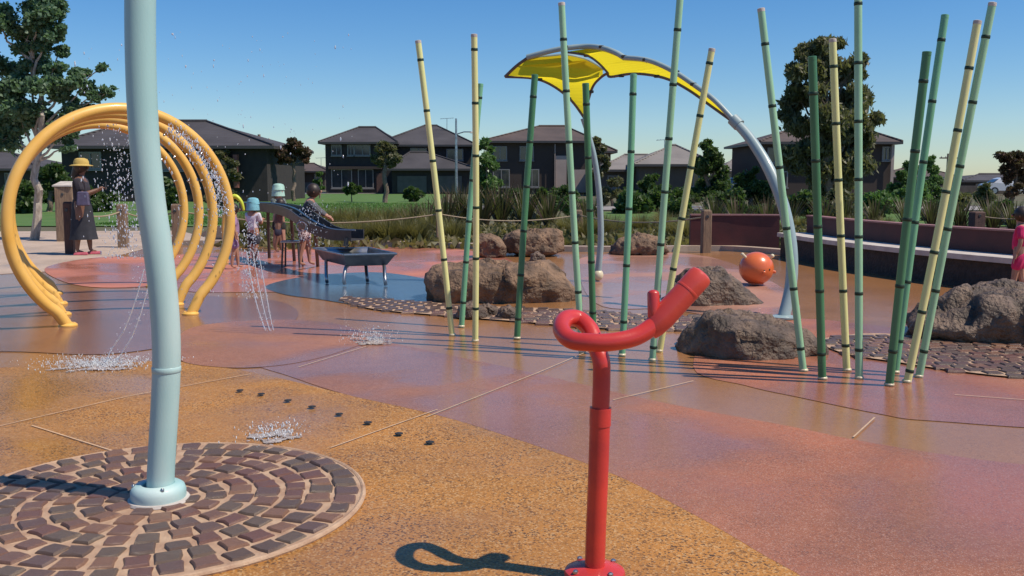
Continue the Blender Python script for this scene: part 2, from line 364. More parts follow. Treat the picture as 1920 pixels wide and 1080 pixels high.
# kerb along the garden
def strip(name, pts, wd, z0, z1, m):
    c = [Vector((x, y, 0)) for x, y in pts]; c = cr(c, 5); L_, R_ = [], []
    for i, p in enumerate(c):
        t = (c[min(i + 1, len(c) - 1)] - c[max(i - 1, 0)]).normalized(); q = Vector((-t.y, t.x, 0)) * wd / 2
        L_.append(p + q); R_.append(p - q)
    n = len(c); vs = [(p.x, p.y, z) for z in (z0, z1) for p in L_] + [(p.x, p.y, z) for z in (z0, z1) for p in R_]; fs = []
    for i in range(n - 1):
        fs += [(n + i, n + i + 1, 3 * n + i + 1, 3 * n + i), (i, i + 1, n + i + 1, n + i), (2 * n + i, 3 * n + i, 3 * n + i + 1, 2 * n + i + 1)]
    fs += [(0, n, 3 * n, 2 * n), (n - 1, 2 * n - 1, 4 * n - 1, 3 * n - 1)]
    return MB().add(vs, fs)
struct('kerb', strip('k', [(-7.3, 20.4), (-3.5, 20.35), (-1.2, 19.6), (.3, 18.85), (2.2, 18.55), (4.1, 18.8), (5.1, 17.7)], .22, -.05, .10, CONC), CONC)

# ------------------------------------------------------------------ stones: shared sett meshes
def sett_mesh(seed, l=.5, w_=.5, h=.5):
    r = random.Random(seed); vs = []
    base = [(-l, -w_), (0, -w_), (l, -w_), (l, 0), (l, w_), (0, w_), (-l, w_), (-l, 0)]
    j = [(x + r.uniform(-.07, .07), y + r.uniform(-.07, .07)) for x, y in base]
    for z, k in ((-h, 1.0), (h * .55, 1.0), (h, .86)):
        for x, y in j: vs.append((x * k, y * k, z + (r.uniform(-.06, .06) if z > 0 else 0)))
    vs.append((0, 0, h * 1.08)); fs = []
    for jn in range(2):
        for i in range(8): fs.append((jn * 8 + i, jn * 8 + (i + 1) % 8, jn * 8 + 8 + (i + 1) % 8, jn * 8 + 8 + i))
    for i in range(8): fs.append((16 + i, 16 + (i + 1) % 8, 24))
    me = bpy.data.meshes.new('paving_stone'); me.from_pydata(vs, [], fs); me.shade_smooth(); me.set_sharp_from_angle(angle=R(50))
    me.materials.append(STONES[seed % len(STONES)]); return me
SETTS = [sett_mesh(i) for i in range(18)]
def sett(parent, x, y, z, l, w_, rz, r, h=.03):
    o = bpy.data.objects.new('paving_stone', r.choice(SETTS)); COL.objects.link(o); o.parent = parent
    o.location = (x - ORG[parent].x, y - ORG[parent].y, z - ORG[parent].z); o.rotation_euler = (r.uniform(-.03, .03), r.uniform(-.03, .03), rz + r.choice((0, math.pi)))
    o.scale = (l, w_, h); return o
cen = G(290, 944); RAD = .875
circ = thing('cobbled_circle', (cen.x, cen.y, 0), None, None, kind='structure')
ring_pts = [(cen.x + RAD * 1.02 * math.cos(t), cen.y + RAD * 1.02 * math.sin(t), .0165) for t in [2 * math.pi * i / 72 for i in range(72)]]
part('mortar_bed', MB().poly(ring_pts), MORT, circ)
part('edging_ring', MB().tube([(cen.x + (RAD + .02) * math.cos(t), cen.y + (RAD + .02) * math.sin(t), .010) for t in [2 * math.pi * i / 96 for i in range(97)]], .012, 8, False), MORT, circ)
rr = random.Random(3); rad = RAD - .055
while rad > .12:
    n = max(6, round(2 * math.pi * rad / .118)); ph = rr.random() * 6
    for i in range(n):
        t = ph + 2 * math.pi * (i + rr.uniform(-.07, .07)) / n; r2 = rad + rr.uniform(-.008, .008)
        sett(circ, cen.x + r2 * math.cos(t), cen.y + r2 * math.sin(t), .0125, 2 * math.pi * rad / n - .023 + rr.uniform(-.012, .008), .094 + rr.uniform(-.014, .006), t + math.pi / 2 + rr.uniform(-.10, .10), rr, .028 + rr.uniform(-.003, .005))
    rad -= .113

# cobbled stream bed, two stretches
def in_poly(x, y, pg):
    c = False; j = len(pg) - 1
    for i in range(len(pg)):
        if (pg[i][1] > y) != (pg[j][1] > y) and x < (pg[j][0] - pg[i][0]) * (y - pg[i][1]) / (pg[j][1] - pg[i][1]) + pg[i][0]: c = not c
        j = i
    return c
def stream(pts, seed, pitch, cap):
    pg = gpoly(pts, .0165); cx = sum(p[0] for p in pg) / len(pg); cy = sum(p[1] for p in pg) / len(pg)
    t = thing('stream_bed', (cx, cy, 0), None, None, kind='structure')
    part('mortar_bed', MB().poly(pg), MORT, t)
    r = random.Random(seed); spots = []
    x0, x1 = min(p[0] for p in pg), max(p[0] for p in pg); y0, y1 = min(p[1] for p in pg), max(p[1] for p in pg)
    j = 0; y = y0
    while y < y1:
        x = x0 + (j % 2) * pitch / 2
        while x < x1:
            yy = y + .10 * math.sin(x * 1.7) + r.uniform(-.012, .012)
            if in_poly(x, yy, pg): spots.append((x, yy))
            x += pitch * r.uniform(.92, 1.12)
        y += pitch * .86; j += 1
    spots.sort(key=lambda p: p[1]); rest = MB()
    for k, (x, y_) in enumerate(spots):
        if k < cap: sett(t, x, y_, .010, pitch * .86, pitch * .70, r.uniform(-.15, .15), r, .032 + r.uniform(-.004, .008))
        else: rest.box((x, y_, .012), (pitch * .86, pitch * .7, .03), r.uniform(-.15, .15), .8)
    if rest.v: part('paving_stones', rest, STONES[2], t, kind='stuff')
    return t
stream([(1540, 640), (1640, 628), (1780, 640), (1930, 652), (2050, 668), (2080, 708), (1930, 712), (1800, 700), (1680, 682), (1580, 665)], 5, .135, 150)
stream([(640, 560), (760, 566), (900, 576), (1060, 582), (1180, 590), (1320, 596), (1420, 590), (1440, 612), (1300, 622), (1130, 618), (980, 606), (830, 594), (690, 580)], 6, .150, 150)

# ------------------------------------------------------------------ boulders
def boulder(label, outline, Y, depth, m, seed, rough=.05, group='boulders round the splash pad'):
    r = random.Random(seed)
    P3 = [P(x, y, Y) for x, y in outline]
    c = sum(P3, Vector()) / len(P3); pts = []
    for p in P3:
        d = p - c
        for k, dy in ((1.0, 0), (.93, -.28), (.90, .28), (.62, -.5), (.60, .5)):
            q = c + d * (k + r.uniform(-.05, .04) * (k < 1)); q.y = Y + dy * depth * r.uniform(.85, 1.1)
            if k < 1 and p.z < c.z: q.z = min(q.z, p.z + .02)
            pts.append(q)
    bm = bmesh.new(); vs = [bm.verts.new(p) for p in pts]; bmesh.ops.convex_hull(bm, input=vs); tree = BVHTree.FromBMesh(bm); bm.free()
    b2 = bmesh.new(); bmesh.ops.create_icosphere(b2, subdivisions=5, radius=1)
    cc = Vector((c.x, Y, c.z)); size = max((p - c).length for p in P3)
    hit = {}
    for v in b2.verts:
        d = v.co.normalized(); loc, *_ = tree.ray_cast(cc, d, 50)
        hit[v] = loc if loc else cc + d * .1
    for v in b2.verts: v.co = hit[v]
    bmesh.ops.smooth_vert(b2, verts=b2.verts, factor=.3, use_axis_x=True, use_axis_y=True, use_axis_z=True)
    off = Vector((seed * 3.1, seed * 1.7, 0))
    b2.normal_update()
    for v in b2.verts:
        q = v.co / size + off
        n1 = noise.fractal(q * 2.2, 1.0, 2.0, 4); n2 = noise.fractal(q * 9, 1.0, 2.1, 4); ri = abs(noise.noise(q * 4.3))
        n3 = noise.fractal(q * 22, 1.0, 2.1, 3); vd = noise.voronoi(q * 2.6)[0]; n1 += 1.1 * min(.35, vd[1] - vd[0]) - .3 + .9 * noise.cell(noise.voronoi(q * 2.6)[1][0] * 5); rg = 1 - 2 * abs(noise.noise(q * 3.1 + Vector((4, 4, 4))))
        v.co += v.normal * size * (rough * n1 * 1.2 + rough * .55 * n2 + rough * .22 * n3 + rough * .5 * rg - rough * 1.0 * max(0, .10 - ri) * 4)
        v.co.z = max(v.co.z, -.05)
    bb = (cc.x, cc.y, 0)
    for v in b2.verts: v.co -= Vector(bb)
    me = bpy.data.meshes.new('boulder'); b2.to_mesh(me); b2.free(); me.shade_smooth()
    return solo('boulder', me, m, bb, label, 'boulder', group)
boulder('big brown boulder at left behind the yellow bamboo poles', [(797, 560), (800, 515), (822, 500), (900, 490), (985, 496), (1060, 506), (1085, 530), (1090, 575), (900, 582), (830, 582)], 11.2, .95, ROCK, 1)
boulder('small round brown boulder beyond the kerb beside the long flat boulder', [(893, 478), (888, 450), (903, 438), (930, 440), (949, 462), (948, 480), (915, 484)], 17.2, .55, ROCK, 2)
boulder('long low brown boulder at the garden edge right of the small round one', [(940, 474), (943, 440), (965, 430), (1010, 432), (1056, 434), (1061, 472), (1010, 476)], 17.6, .8, ROCK, 3)
boulder('grey boulder behind the red spout with its slope facing right', [(1240, 575), (1262, 530), (1300, 508), (1350, 504), (1395, 540), (1430, 568), (1420, 580), (1330, 586)], 11.0, .9, ROCK2, 4)
boulder('front grey boulder with dark shaded face beside the right bamboo poles', [(1262, 655), (1290, 610), (1322, 580), (1400, 590), (1480, 600), (1534, 640), (1535, 682), (1450, 694), (1350, 676)], 7.85, .95, ROCK2, 5, .045)
boulder('big dark boulder at the right edge in front of the bench', [(1693, 610), (1740, 572), (1800, 545), (1880, 540), (1990, 560), (2020, 650), (1900, 668), (1760, 655)], 8.5, 1.1, ROCK2, 6, .05)
boulder('low dark flat slab of rock in the middle of the garden edge', [(1136, 476), (1160, 448), (1200, 438), (1242, 446), (1258, 474), (1200, 480)], 17.9, .7, ROCK, 7)
for i, (x, y, s_) in enumerate([(1008, 484, .14), (885, 590, .17), (915, 586, .12), (955, 592, .13)]):
    g = G(x, y + 6); hh = F * s_ / g.y
    boulder(['small dark stone left of the long flat boulder', 'small dark wet stone left of three under the big brown boulder', 'small dark wet stone between its two neighbours under the big brown boulder', 'small dark wet stone right of three under the big brown boulder'][i],
            [(x - hh, y + 6), (x - hh * .8, y - hh * .5), (x, y - hh * .8), (x + hh * .9, y - hh * .3), (x + hh, y + 6), (x, y + 8)], g.y, s_ * 1.6, ROCK2, 20 + i)

# ------------------------------------------------------------------ blue curved pole in the circle
Yb = G(298, 945).y
bp = thing('curved_pole', (G(298, 945).x, Yb, .02), 'tall pale blue curved pole standing in the cobbled circle at left', 'water feature')
path = [(300, 930), (303, 860), (309, 760), (312, 690), (311, 620), (305, 540), (295, 460), (283, 380), (274, 300), (268, 220), (264, 120), (263, 0), (266, -150), (275, -330), (292, -500), (325, -620)]
pts = cr([P(x, y, Yb) for x, y in path], 6); n = len(pts)
part('pole', MB().tube(pts, [.057 + .006 * i / n for i in range(n)], 28, round_end=True), BLUEP, bp)
b0 = P(298, 945, Yb); bz = .024
part('base_collar', MB().lathe((b0.x, Yb, bz), [(.112, 0), (.115, .012), (.115, .038), (.108, .058), (.094, .068), (.070, .070), (.064, .064), (.0645, .04)], 40), BLUEP, bp)
part('grout_ring', MB().lathe((b0.x, Yb, bz - .012), [(.128, 0), (.132, .008), (.126, .018), (.118, .019)], 40), WCONC, bp)
for a_ in (-60, 80, 200):
    part('bolt', MB().lathe((b0.x + .1 * math.cos(R(a_)), Yb + .1 * math.sin(R(a_)), bz + .060), [(.008, 0), (.008, .010), (.005, .014)], 8), STEEL, bp)
part('sleeve_joint', MB().lathe(P(312, 692, Yb), [(.059, -.012), (.0605, -.010), (.0605, .010), (.059, .012)], 28), BLUEP, bp)

# ------------------------------------------------------------------ red coiled spout
Yr = 3.24; base = P(1115, 1075, Yr)
rs = thing('spout_pipe', (base.x, Yr, .015), 'red coiled pipe spout with funnel mouth on a red post in the foreground', 'water feature')
zb = .012
part('base_flange', MB().lathe((base.x, Yr, zb), [(.105, 0), (.108, .012), (.104, .022), (.085, .032), (.045, .040)], 32), REDP, rs)
part('post', MB().tube(cr([Vector((base.x, Yr, zb + .02)), P(1118, 980, Yr), P(1122, 880, Yr), P(1125, 785, Yr)], 5), .0355, 24), REDP, rs)
part('collar', MB().tube([P(1125, 797, Yr), P(1126, 764, Yr)], .0375, 24), REDP, rs)
coil = [(1126, 768, 0), (1128, 710, 0), (1127, 676, 0), (1117, 648, .03), (1106, 618, .08), (1084, 598, .12), (1060, 599, .08), (1053, 618, 0), (1070, 637, -.06), (1105, 642, -.09), (1150, 641, -.095), (1195, 630, -.08), (1230, 606, -.06), (1252, 582, -.05)]
cp = cr([P(x, y, Yr + dy) for x, y, dy in coil], 8)
part('coiled_pipe', MB().tube(cp, [.0305 for i in range(len(cp))], 24), REDP, rs)
m0, m1 = P(1232, 607, Yr - .055), P(1311, 520, Yr - .03); ax = (m1 - m0).normalized(); Ln = (m1 - m0).length
part('mouth', MB().lathe(m0, [(.030, -.04), (.038, -.015), (.0425, .03), (.0425, Ln - .03), (.0425, Ln), (.038, Ln + .012), (.028, Ln + .018)], 28, axis=ax), REDO, rs)
part('mouth_seam', MB().lathe(m0 + ax * (Ln - .06), [(.0425, -.003), (.0438, -.002), (.0438, .004), (.0425, .005)], 28, axis=ax), REDO, rs)
part('stub_pipe', MB().tube([P(1226, 612, Yr - .06), P(1225, 550, Yr - .05)], .0205, 20, round_end=True), REDP, rs)
for k_ in range(4): part('bolt', MB().lathe((base.x + .085 * math.cos(k_ * 1.57 + .6), Yr + .085 * math.sin(k_ * 1.57 + .6), zb + .03), [(.010, 0), (.010, .008), (.006, .012)], 6), STEEL, rs)
part('weld_seam', MB().lathe(P(1124, 641, Yr - .083), [(.0302, -.0018), (.0312, -.0012), (.0312, .0012), (.0302, .0018)], 24, axis=(1, 0, 0)), BLACK, rs)

# ------------------------------------------------------------------ yellow hoops
hp = [(9.0, 220, 222, 412, 'front', [(4, 470)]), (9.75, 204, 206, 405, 'second', 0), (10.6, 189, 195, 400, 'third', 0), (11.6, 174, 182, 396, 'rearmost', 0)]
for i, (Y, r_, cx, cy, w_, _) in enumerate(hp):
    hy = lambda x: Y + .75 * (x - cx + .5 * r_) / r_
    ctl = []
    for k in range(49):
        t = R(-43) + R(280) * k / 48
        x = cx + (r_ - 11) * math.cos(t); y = cy - (r_ - 11) * math.sin(t)
        ctl.append(P(x, y, hy(x)))
    xr, xl = cx + .615 * r_, cx - .43 * r_
    fr, fl_ = P(xr, 600, hy(xr)), P(xl, 600, hy(xl)); fr.z = fl_.z = -.01
    pts = cr([fr] + ctl + [fl_], 2)
    base_ = (pts[0] + pts[-1]) / 2
    lab = {'front': 'nearest and largest yellow spray hoop of the row of four', 'second': 'second yellow spray hoop counted from the nearest', 'third': 'third yellow spray hoop counted from the nearest', 'rearmost': 'rearmost and smallest looking yellow spray hoop inside the others'}[w_]
    t = thing('spray_hoop', (base_.x, Y, 0), lab, 'water hoop', 'yellow spray hoops in a row')
    part('hoop', MB().tube(pts, .054, 20), YELP, t)
    for e in (pts[0], pts[-1]):
        part('foot_plate', MB().lathe((e.x, e.y, .006), [(.085, 0), (.085, .012), (.065, .03)], 24), YELP, t)
    for k in (18, 24, 30, 36, 42):
        c_ = Vector(P(cx, cy, Y)); d = (c_ - pts[k]).normalized()
        part('nozzle', MB().lathe(pts[k] + d * .055, [(.014, 0), (.014, .02), (.009, .026)], 10, axis=d), STEEL, t)

# ------------------------------------------------------------------ bamboo poles
bam = [((848, 630), (784, 77), BY, 'yellow bamboo pole leaning left, first from the left'),
 ((865, 614), (901, 158), BG2, 'short green bamboo pole between the two leftmost yellow poles'),
 ((891, 641), (889, 65), BY, 'upright yellow bamboo pole, second from the left among yellow ones'),
 ((969, 636), (1003, 141), BG3, 'short dark green bamboo pole in front of the big brown boulder'),
 ((1092, 662), (1053, 6), BG1, 'tall pale green bamboo pole crossing the left part of the yellow canopy'),
 ((1113, 640), (1098, 157), BG3, 'short dark green bamboo pole beside the rear leg of the canopy'),
 ((1166, 668), (1188, 140), BG2, 'green bamboo pole whose top ends just under the canopy edge'),
 ((1223, 677), (1276, -14), BG1, 'tall pale green bamboo pole rising past the top of the picture behind the red spout'),
 ((1236, 660), (1335, 92), BY, 'yellow bamboo pole leaning right beside the red spout mouth'),
 ((1507, 697), (1427, 17), BG1, 'pale green bamboo pole leaning left beside the canopy front leg'),
 ((1542, 712), (1523, 107), BG3, 'short dark green bamboo pole in front of the gum tree'),
 ((1588, 696), (1561, 74), BY, 'yellow bamboo pole in front of the gum tree'),
 ((1611, 711), (1609, -40), BG1, 'upright tallest green bamboo pole at the right side of the gum tree'),
 ((1667, 724), (1738, 98), BG3, 'short thick dark green bamboo pole in the right cluster'),
 ((1678, 700), (1772, 29), BG2, 'green bamboo pole just behind the short dark one in the right cluster'),
 ((1700, 718), (1833, 40), BY, 'yellow bamboo pole leaning right in the right cluster'),
 ((1722, 708), (1861, 6), BG1, 'pale green bamboo pole farthest right of all')]
for i, (b_, t_, m, lab) in enumerate(bam):
    g = G(*b_); Y = g.y; top = P(t_[0], t_[1], Y + .12 * math.sin(i * 2.3)); bot = Vector((g.x, g.y, -.02))
    r = random.Random(i); o = thing('bamboo_pole', (g.x, g.y, .03), lab, 'bamboo pole', 'metal bamboo poles of the splash pad')
    L_ = (top - bot).length; d = (top - bot).normalized(); nseg = max(4, round(L_ / .41)); r0 = .0262 if m is not BG3 else .028
    pp = []; rad_ = []
    side = Vector((1, 0, 0)) * r.uniform(-.012, .012)
    z = [bot + d * (L_ * k / 24) + side * math.sin(math.pi * k / 24) for k in range(25)]
    part('cane', MB().tube(z, r0, 18), m, o)
    k0 = r.uniform(.25, .75)
    for k in range(nseg):
        s_ = (k + k0) * L_ / nseg
        if s_ < L_ - .05:
            q = bot + d * s_ + side * math.sin(math.pi * s_ / L_)
            part('node', MB().lathe(q, [(r0, -.012), (r0 + .0025, -.008), (r0 + .0025, .008), (r0, .012)], 18, axis=d), NODE, o)
    part('end_cap', MB().lathe(top, [(r0 + .0008, -.02), (r0 + .0008, .003), (r0 * .8, .006)], 18, axis=d), WCONC if m in (BY, BG1) else m, o)
    part('foot_sleeve', MB().lathe((g.x, g.y, .03), [(r0 + .006, -.02), (r0 + .006, -.012), (r0 + .001, -.006)], 18), CREAM, o)

# ------------------------------------------------------------------ yellow leaf canopy on two legs
def cY(x, y): return float(np.interp(x, [946, 1100, 1380, 1490], [12.7, 12.5, 10.4, 9.7])) + (y - 110) * .0035
def cP(l, dy=0): return [P(x, y, cY(x, y) + dy) for x, y in l]
g1, g2 = G(1468, 598), G(1121, 528)
cn = thing('leaf_canopy', (g1.x, g1.y, 0), 'yellow leaf shaped canopy carried on two curved grey blue legs', 'water feature')
top = [(988, 107), (1030, 96), (1062, 90), (1100, 87), (1130, 90), (1155, 99), (1170, 108)]
top2 = [(1170, 108), (1215, 113), (1260, 132), (1300, 158), (1340, 188), (1378, 228)]
part('upper_rib', MB().tube(cr(cP(top), 6), .034, 16), GREYP, cn)
part('upper_rib', MB().tube(cr(cP(top2), 6), .030, 16), GREYP, cn)
leg = [(P(1376, 226, 10.35)), P(1405, 258, 10.2), P(1437, 308, 10.0), P(1462, 365, 9.85), P(1478, 425, 9.75), P(1485, 485, 9.68), P(1482, 540, 9.64), P(1469, 596, g1.y)]
lp = cr(leg, 6); part('front_leg', MB().tube(lp, [.050 + .010 * min(1, i / 14) for i in range(len(lp))], 20), GREYP, cn)
part('leg_collar', MB().tube([P(1374, 223, 10.36), P(1386, 235, 10.31)], .066, 20), GREYP, cn)
part('foot_plate', MB().lathe((g1.x, g1.y, .012), [(.13, 0), (.13, .015), (.07, .03)], 28), GREYP, cn)
leg2 = [(1093, 222), (1104, 255), (1114, 295), (1122, 350), (1126, 410), (1126, 460), (1121, 512)]
l2 = cr([P(x, y, float(np.interp(y, [222, 512], [12.9, g2.y]))) for x, y in leg2], 6)
part('rear_leg', MB().tube(l2, [.034 + .012 * i / len(l2) for i in range(len(l2))], 18), GREYP, cn)
part('leg_foot', MB().ball((g2.x, g2.y, .09), .075, sc=(1, 1, 1.1)), CREAM, cn)
mid = [(990, 109), (1030, 106), (1062, 104), (1100, 113), (1130, 130)]
part('centre_rib', MB().tube(cr(cP(mid, .05), 6), .026, 14), GREYP, cn)
def edge(l, r_=.017, dy=0.): part('panel_edge', MB().tube(cr(cP(l, dy), 5), r_, 10), BROWNE, cn)
lowL = [(947, 144), (1000, 147), (1035, 160), (1070, 187), (1096, 222)]
lowR = [(1096, 222), (1104, 185), (1113, 160), (1128, 144), (1140, 137)]
lowF = [(1140, 137), (1145, 144), (1190, 138), (1245, 146), (1290, 168), (1335, 200), (1374, 228)]
midB = [(1064, 98), (1100, 104), (1122, 118), (1140, 137)]
edge(lowL); edge(lowR); edge(lowF); edge(midB, .014, -.03); edge([(947, 144), (968, 124), (990, 108)], .02)
def panel(l, lab=None):
    q = cP(l, .01); part('panel', MB().poly(q), YPAN, cn, smooth=False)
def den(l): return [(v.x, v.y) for v in cr([Vector((x, y, 0)) for x, y in l], 5)]
panel(den(lowL)[:-1] + den(lowR)[:-4] + [(1130, 131)] + den(mid[::-1])[1:] + [(968, 124)])
panel(den([(1064, 97), (1100, 92), (1130, 94), (1155, 103), (1170, 112)])[:-1] + den([(1170, 112), (1215, 117), (1260, 136), (1300, 162), (1340, 192), (1374, 226)])[:-1] + den(lowF[::-1])[:-1] + den(midB[::-1])[:-1])
for x, y in [(1060, 88), (1128, 88), (1170, 106), (1210, 112), (1268, 135), (1300, 158), (1012, 149), (1066, 185), (1108, 172), (1165, 142), (1232, 143), (1100, 104)]:
    part('clamp', MB().box(P(x, y, cY(x, y) - .01), (.07, .05, .035), 0, 1, .006), BLACK, cn)

# ------------------------------------------------------------------ orange ball creature
bc = P(1418, 503, 12.6); rb = PX(32, 12.7)
ob = thing('spray_ball', (bc.x, bc.y, 0), 'orange ball shaped fish spray feature with small cream knobs', 'water feature')
part('body', MB().ball(bc, rb, 32, 20, (1, 1, .96)), ORB, ob)
part('base_stem', MB().lathe((bc.x, bc.y, 0.02), [(.10, 0), (.10, .02), (.07, .06)], 20), ORB, ob)
for x, y, s_ in [(1448, 480, .028), (1392, 477, .024), (1452, 510, .022)]:
    q = P(x, y, bc.y - .06); d = (q - bc).normalized()
    part('knob', MB().tube([bc + d * rb * .9, q], .022, 12, round_end=True).ball(q, s_, 14, 8), CREAM if y < 500 else ORB, ob)
for x, y in [(1425, 505), (1436, 503)]:
    q = P(x, y, bc.y); d = (Vector((q.x - bc.x, -math.sqrt(max(.001, rb**2 - (q - bc).length**2)), q.z - bc.z))).normalized()
    part('eye', MB().ball(bc + d * rb * .985, .013, 10, 6), BLACK, ob)
part('snout', MB().ball(bc + Vector((.045, -rb * .95, -.035)), .03, 12, 8, (1, .7, .8)), ORB, ob)

# ------------------------------------------------------------------ maroon wall and bench
def wall_pts(l): return [Vector((x, y, 0)) for x, y in l]
line = [(5.02, 17.4), (5.15, 15.9), (5.45, 14.3), (5.95, 12.7), (6.6, 11.2)]
def sweep(line, offs):       # offs: list of (lateral, z) closed section
    c = cr([Vector((x, y, 0)) for x, y in line], 6); n = len(offs); vs = []; fs = []
    for i, p in enumerate(c):
        t = (c[min(i + 1, len(c) - 1)] - c[max(i - 1, 0)]).normalized(); q = Vector((-t.y, t.x, 0))
        for o_, z in offs: vs.append(p + q * o_ + Vector((0, 0, z)))
    for i in range(len(c) - 1):
        for k in range(n): fs.append((i * n + k, i * n + (k + 1) % n, (i + 1) * n + (k + 1) % n, (i + 1) * n + k))
    fs += [tuple(range(n)), tuple(range((len(c) - 1) * n, len(c) * n))]
    return MB().add(vs, fs)
bw = thing('curved_bench', (5.4, 14.3, 0), 'long curved bench with pale seat and dark maroon back wall at right', 'bench')
part('seat_slab', sweep(line, [(-.22, .36), (-.22, .43), (.32, .43), (.32, .36)]), WCONC, bw)
part('back_wall', sweep(line, [(.325, 0), (.325, .72), (.47, .72), (.47, 0)]), MAROON, bw)
part('wall_cap', sweep(line, [(.305, .722), (.305, .745), (.49, .745), (.49, .722)]), mat('maroon_cap', (.33, .16, .14), .6, (.26, .12, .11), 6), bw)
part('plinth', sweep(line, [(-.15, 0), (-.15, .358), (.30, .358), (.30, 0)]), mat('dark_stone_plinth', (.05, .036, .03), .7, (.025, .019, .016), 12, .8, 30), bw)
line2 = [(3.55, 17.9), (4.2, 17.85), (4.9, 17.75)]
rw = thing('low_wall', (4.2, 17.8, 0), 'low dark maroon retaining wall behind the orange ball', 'wall')
part('wall_face', sweep([(3.5, 18.9), (4.3, 18.85), (5.2, 18.7)], [(-.08, 0), (-.08, .68), (.08, .68), (.08, 0)]), MAROON, rw)
part('coping', sweep([(3.5, 18.9), (4.3, 18.85), (5.2, 18.7)], [(-.10, .682), (-.10, .71), (.10, .71), (.10, .682)]), MATS['maroon_cap'], rw)

# ------------------------------------------------------------------ timber posts and ropes
def tpost(px, pb, pt, wpx, m, lab, slant=False, cat='post'):
    g = G(px, pb); top_ = P(px, pt, g.y); wd = PX(wpx, g.y); h_ = top_.z
    o = thing('timber_post', (g.x, g.y, 0), lab, cat, 'timber posts along the garden edge')
    part('shaft', MB().box((g.x, g.y, h_ / 2 - .02), (wd, wd, h_ + .04), .1, .97, .012), m, o)
    if slant:
        mb = MB(); q = wd / 2 + .015
        mb.add([(g.x - q, g.y - q, h_ + .002), (g.x + q, g.y - q, h_ + .002), (g.x + q, g.y + q, h_ + .002), (g.x - q, g.y + q, h_ + .002), (g.x - q, g.y - q, h_ + .03), (g.x + q, g.y - q, h_ + .03), (g.x + q, g.y + q, h_ + .12), (g.x - q, g.y + q, h_ + .12)],
               [(0, 3, 2, 1), (4, 5, 6, 7), (0, 1, 5, 4), (1, 2, 6, 5), (2, 3, 7, 6), (3, 0, 4, 7)])
        part('cap', mb, WCONC, o)
    else:
        part('cap', MB().box((g.x, g.y, h_ + .010), (wd * .90, wd * .90, .016), .1, .8), m, o)
    part('rope_eye', MB().lathe((g.x, g.y - wd / 2 - .004, h_ * .86), [(.03, -.006), (.034, 0), (.03, .006)], 12, axis=(0, 1, 0)), DSTEEL, o)
    return Vector((g.x, g.y, h_ * .86))
r0_ = tpost(132, 476, 380, 15, WOODD, 'dark red brown timber post just left of the adult in the yellow hat')
tpost(129, 452, 350, 33, WOOD, 'broad grey timber bollard with slanted top behind the dark post', True, 'bollard')
r1 = tpost(232, 464, 384, 17, WOOD, 'tan timber post between the adult and the blue pole')
r2 = tpost(333, 464, 384, 16, WOOD, 'tan timber post seen through the hoops right of the blue pole')
r3 = tpost(824, 459, 392, 12, WOOD, 'timber post beside the leftmost yellow bamboo pole')
r4 = tpost(1084, 452, 395, 14, WOOD, 'timber post behind the bamboo poles near the canopy rear leg')
r5 = tpost(1323, 474, 395, 17, WOOD, 'tan timber post beyond the grey boulder left of the orange ball')
r6 = tpost(1830, 440, 398, 22, WOODD, 'dark timber post behind the maroon bench wall at right')
def rope(a_, b_, sag, lab):
    pts = [a_.lerp(b_, t) - Vector((0, 0, sag * 4 * t * (1 - t))) for t in [k / 24 for k in range(25)]]
    solo('rope', MB().tube(pts, .014, 8), ROPE, tuple((a_ + b_) / 2), lab, 'rope', 'ropes strung between the posts')
rope(r0_, r1, .12, 'rope behind the adult between the dark post and the tan post')
rope(r1, r2, .14, 'rope passing behind the blue pole')
rope(r2, r3, .22, 'long sagging rope behind the metal water tables')
rope(r3, r4, .14, 'rope in front of the reddish strappy plants')
rope(r4, r5, .14, 'rope between the middle post and the post near the orange ball')
rope(r6, r6 + Vector((1.6, -.6, .05)), .1, 'rope leading off the dark post at the right edge')

# ------------------------------------------------------------------ metal water tables
Yt = 13.0
t = thing('water_table', (-2.1, Yt, 0), 'low square stainless water tray on four splayed legs', 'water table')
A, B_, C_, D_ = P(645, 480, 12.5), P(743, 477, 12.7), P(691, 466, 13.8), P(588, 467, 13.7)
zt = .41
cor = [Vector((p.x, p.y, zt)) for p in (A, B_, C_, D_)]; cc = sum(cor, Vector()) / 4
def inset(k, z): return [Vector((cc.x + (p.x - cc.x) * k, cc.y + (p.y - cc.y) * k, z)) for p in cor]
sh = MB(); rings = [inset(1.0, zt), inset(.78, zt - .155), inset(.72, zt - .165)]
sh.add([p for r_ in rings for p in r_], [(j * 4 + i, j * 4 + (i + 1) % 4, j * 4 + 4 + (i + 1) % 4, j * 4 + 4 + i) for j in range(2) for i in range(4)] + [(8, 9, 10, 11)])
part('tray_outer', sh, mat('brushed_steel', (.24, .235, .235), .42, (.16, .155, .16), 7, .02, 60, metal=.5), t, smooth=False)
si = MB(); rings = [inset(.97, zt - .002), inset(.80, zt - .12)]
si.add([p for r_ in rings for p in r_], [(i, (i + 1) % 4, 4 + (i + 1) % 4, 4 + i) for i in range(4)] + [(4, 5, 6, 7)])
part('tray_inner', si, STEEL, t, smooth=False)
part('rim', MB().tube([*cor, cor[0]], .016, 8), STEEL, t)
part('water_surface', MB().poly(inset(.90, zt - .05)), mat('tray_water', (.02, .04, .05), .04, spec=.8), t)
for (fx, fy), k in zip([(612, 532), (645, 536), (722, 537), (688, 530)], [3, 0, 1, 2]):
    f_ = G(fx, fy); q = inset(.70, zt - .16)[k]
    part('leg', MB().tube(cr([q, q.lerp(Vector((f_.x, f_.y, .15)), .5) + Vector((0, 0, .03)), Vector((f_.x, f_.y, .10)) , Vector((f_.x + .01, f_.y, 0.02))], 5), .024, 12), STEEL, t)
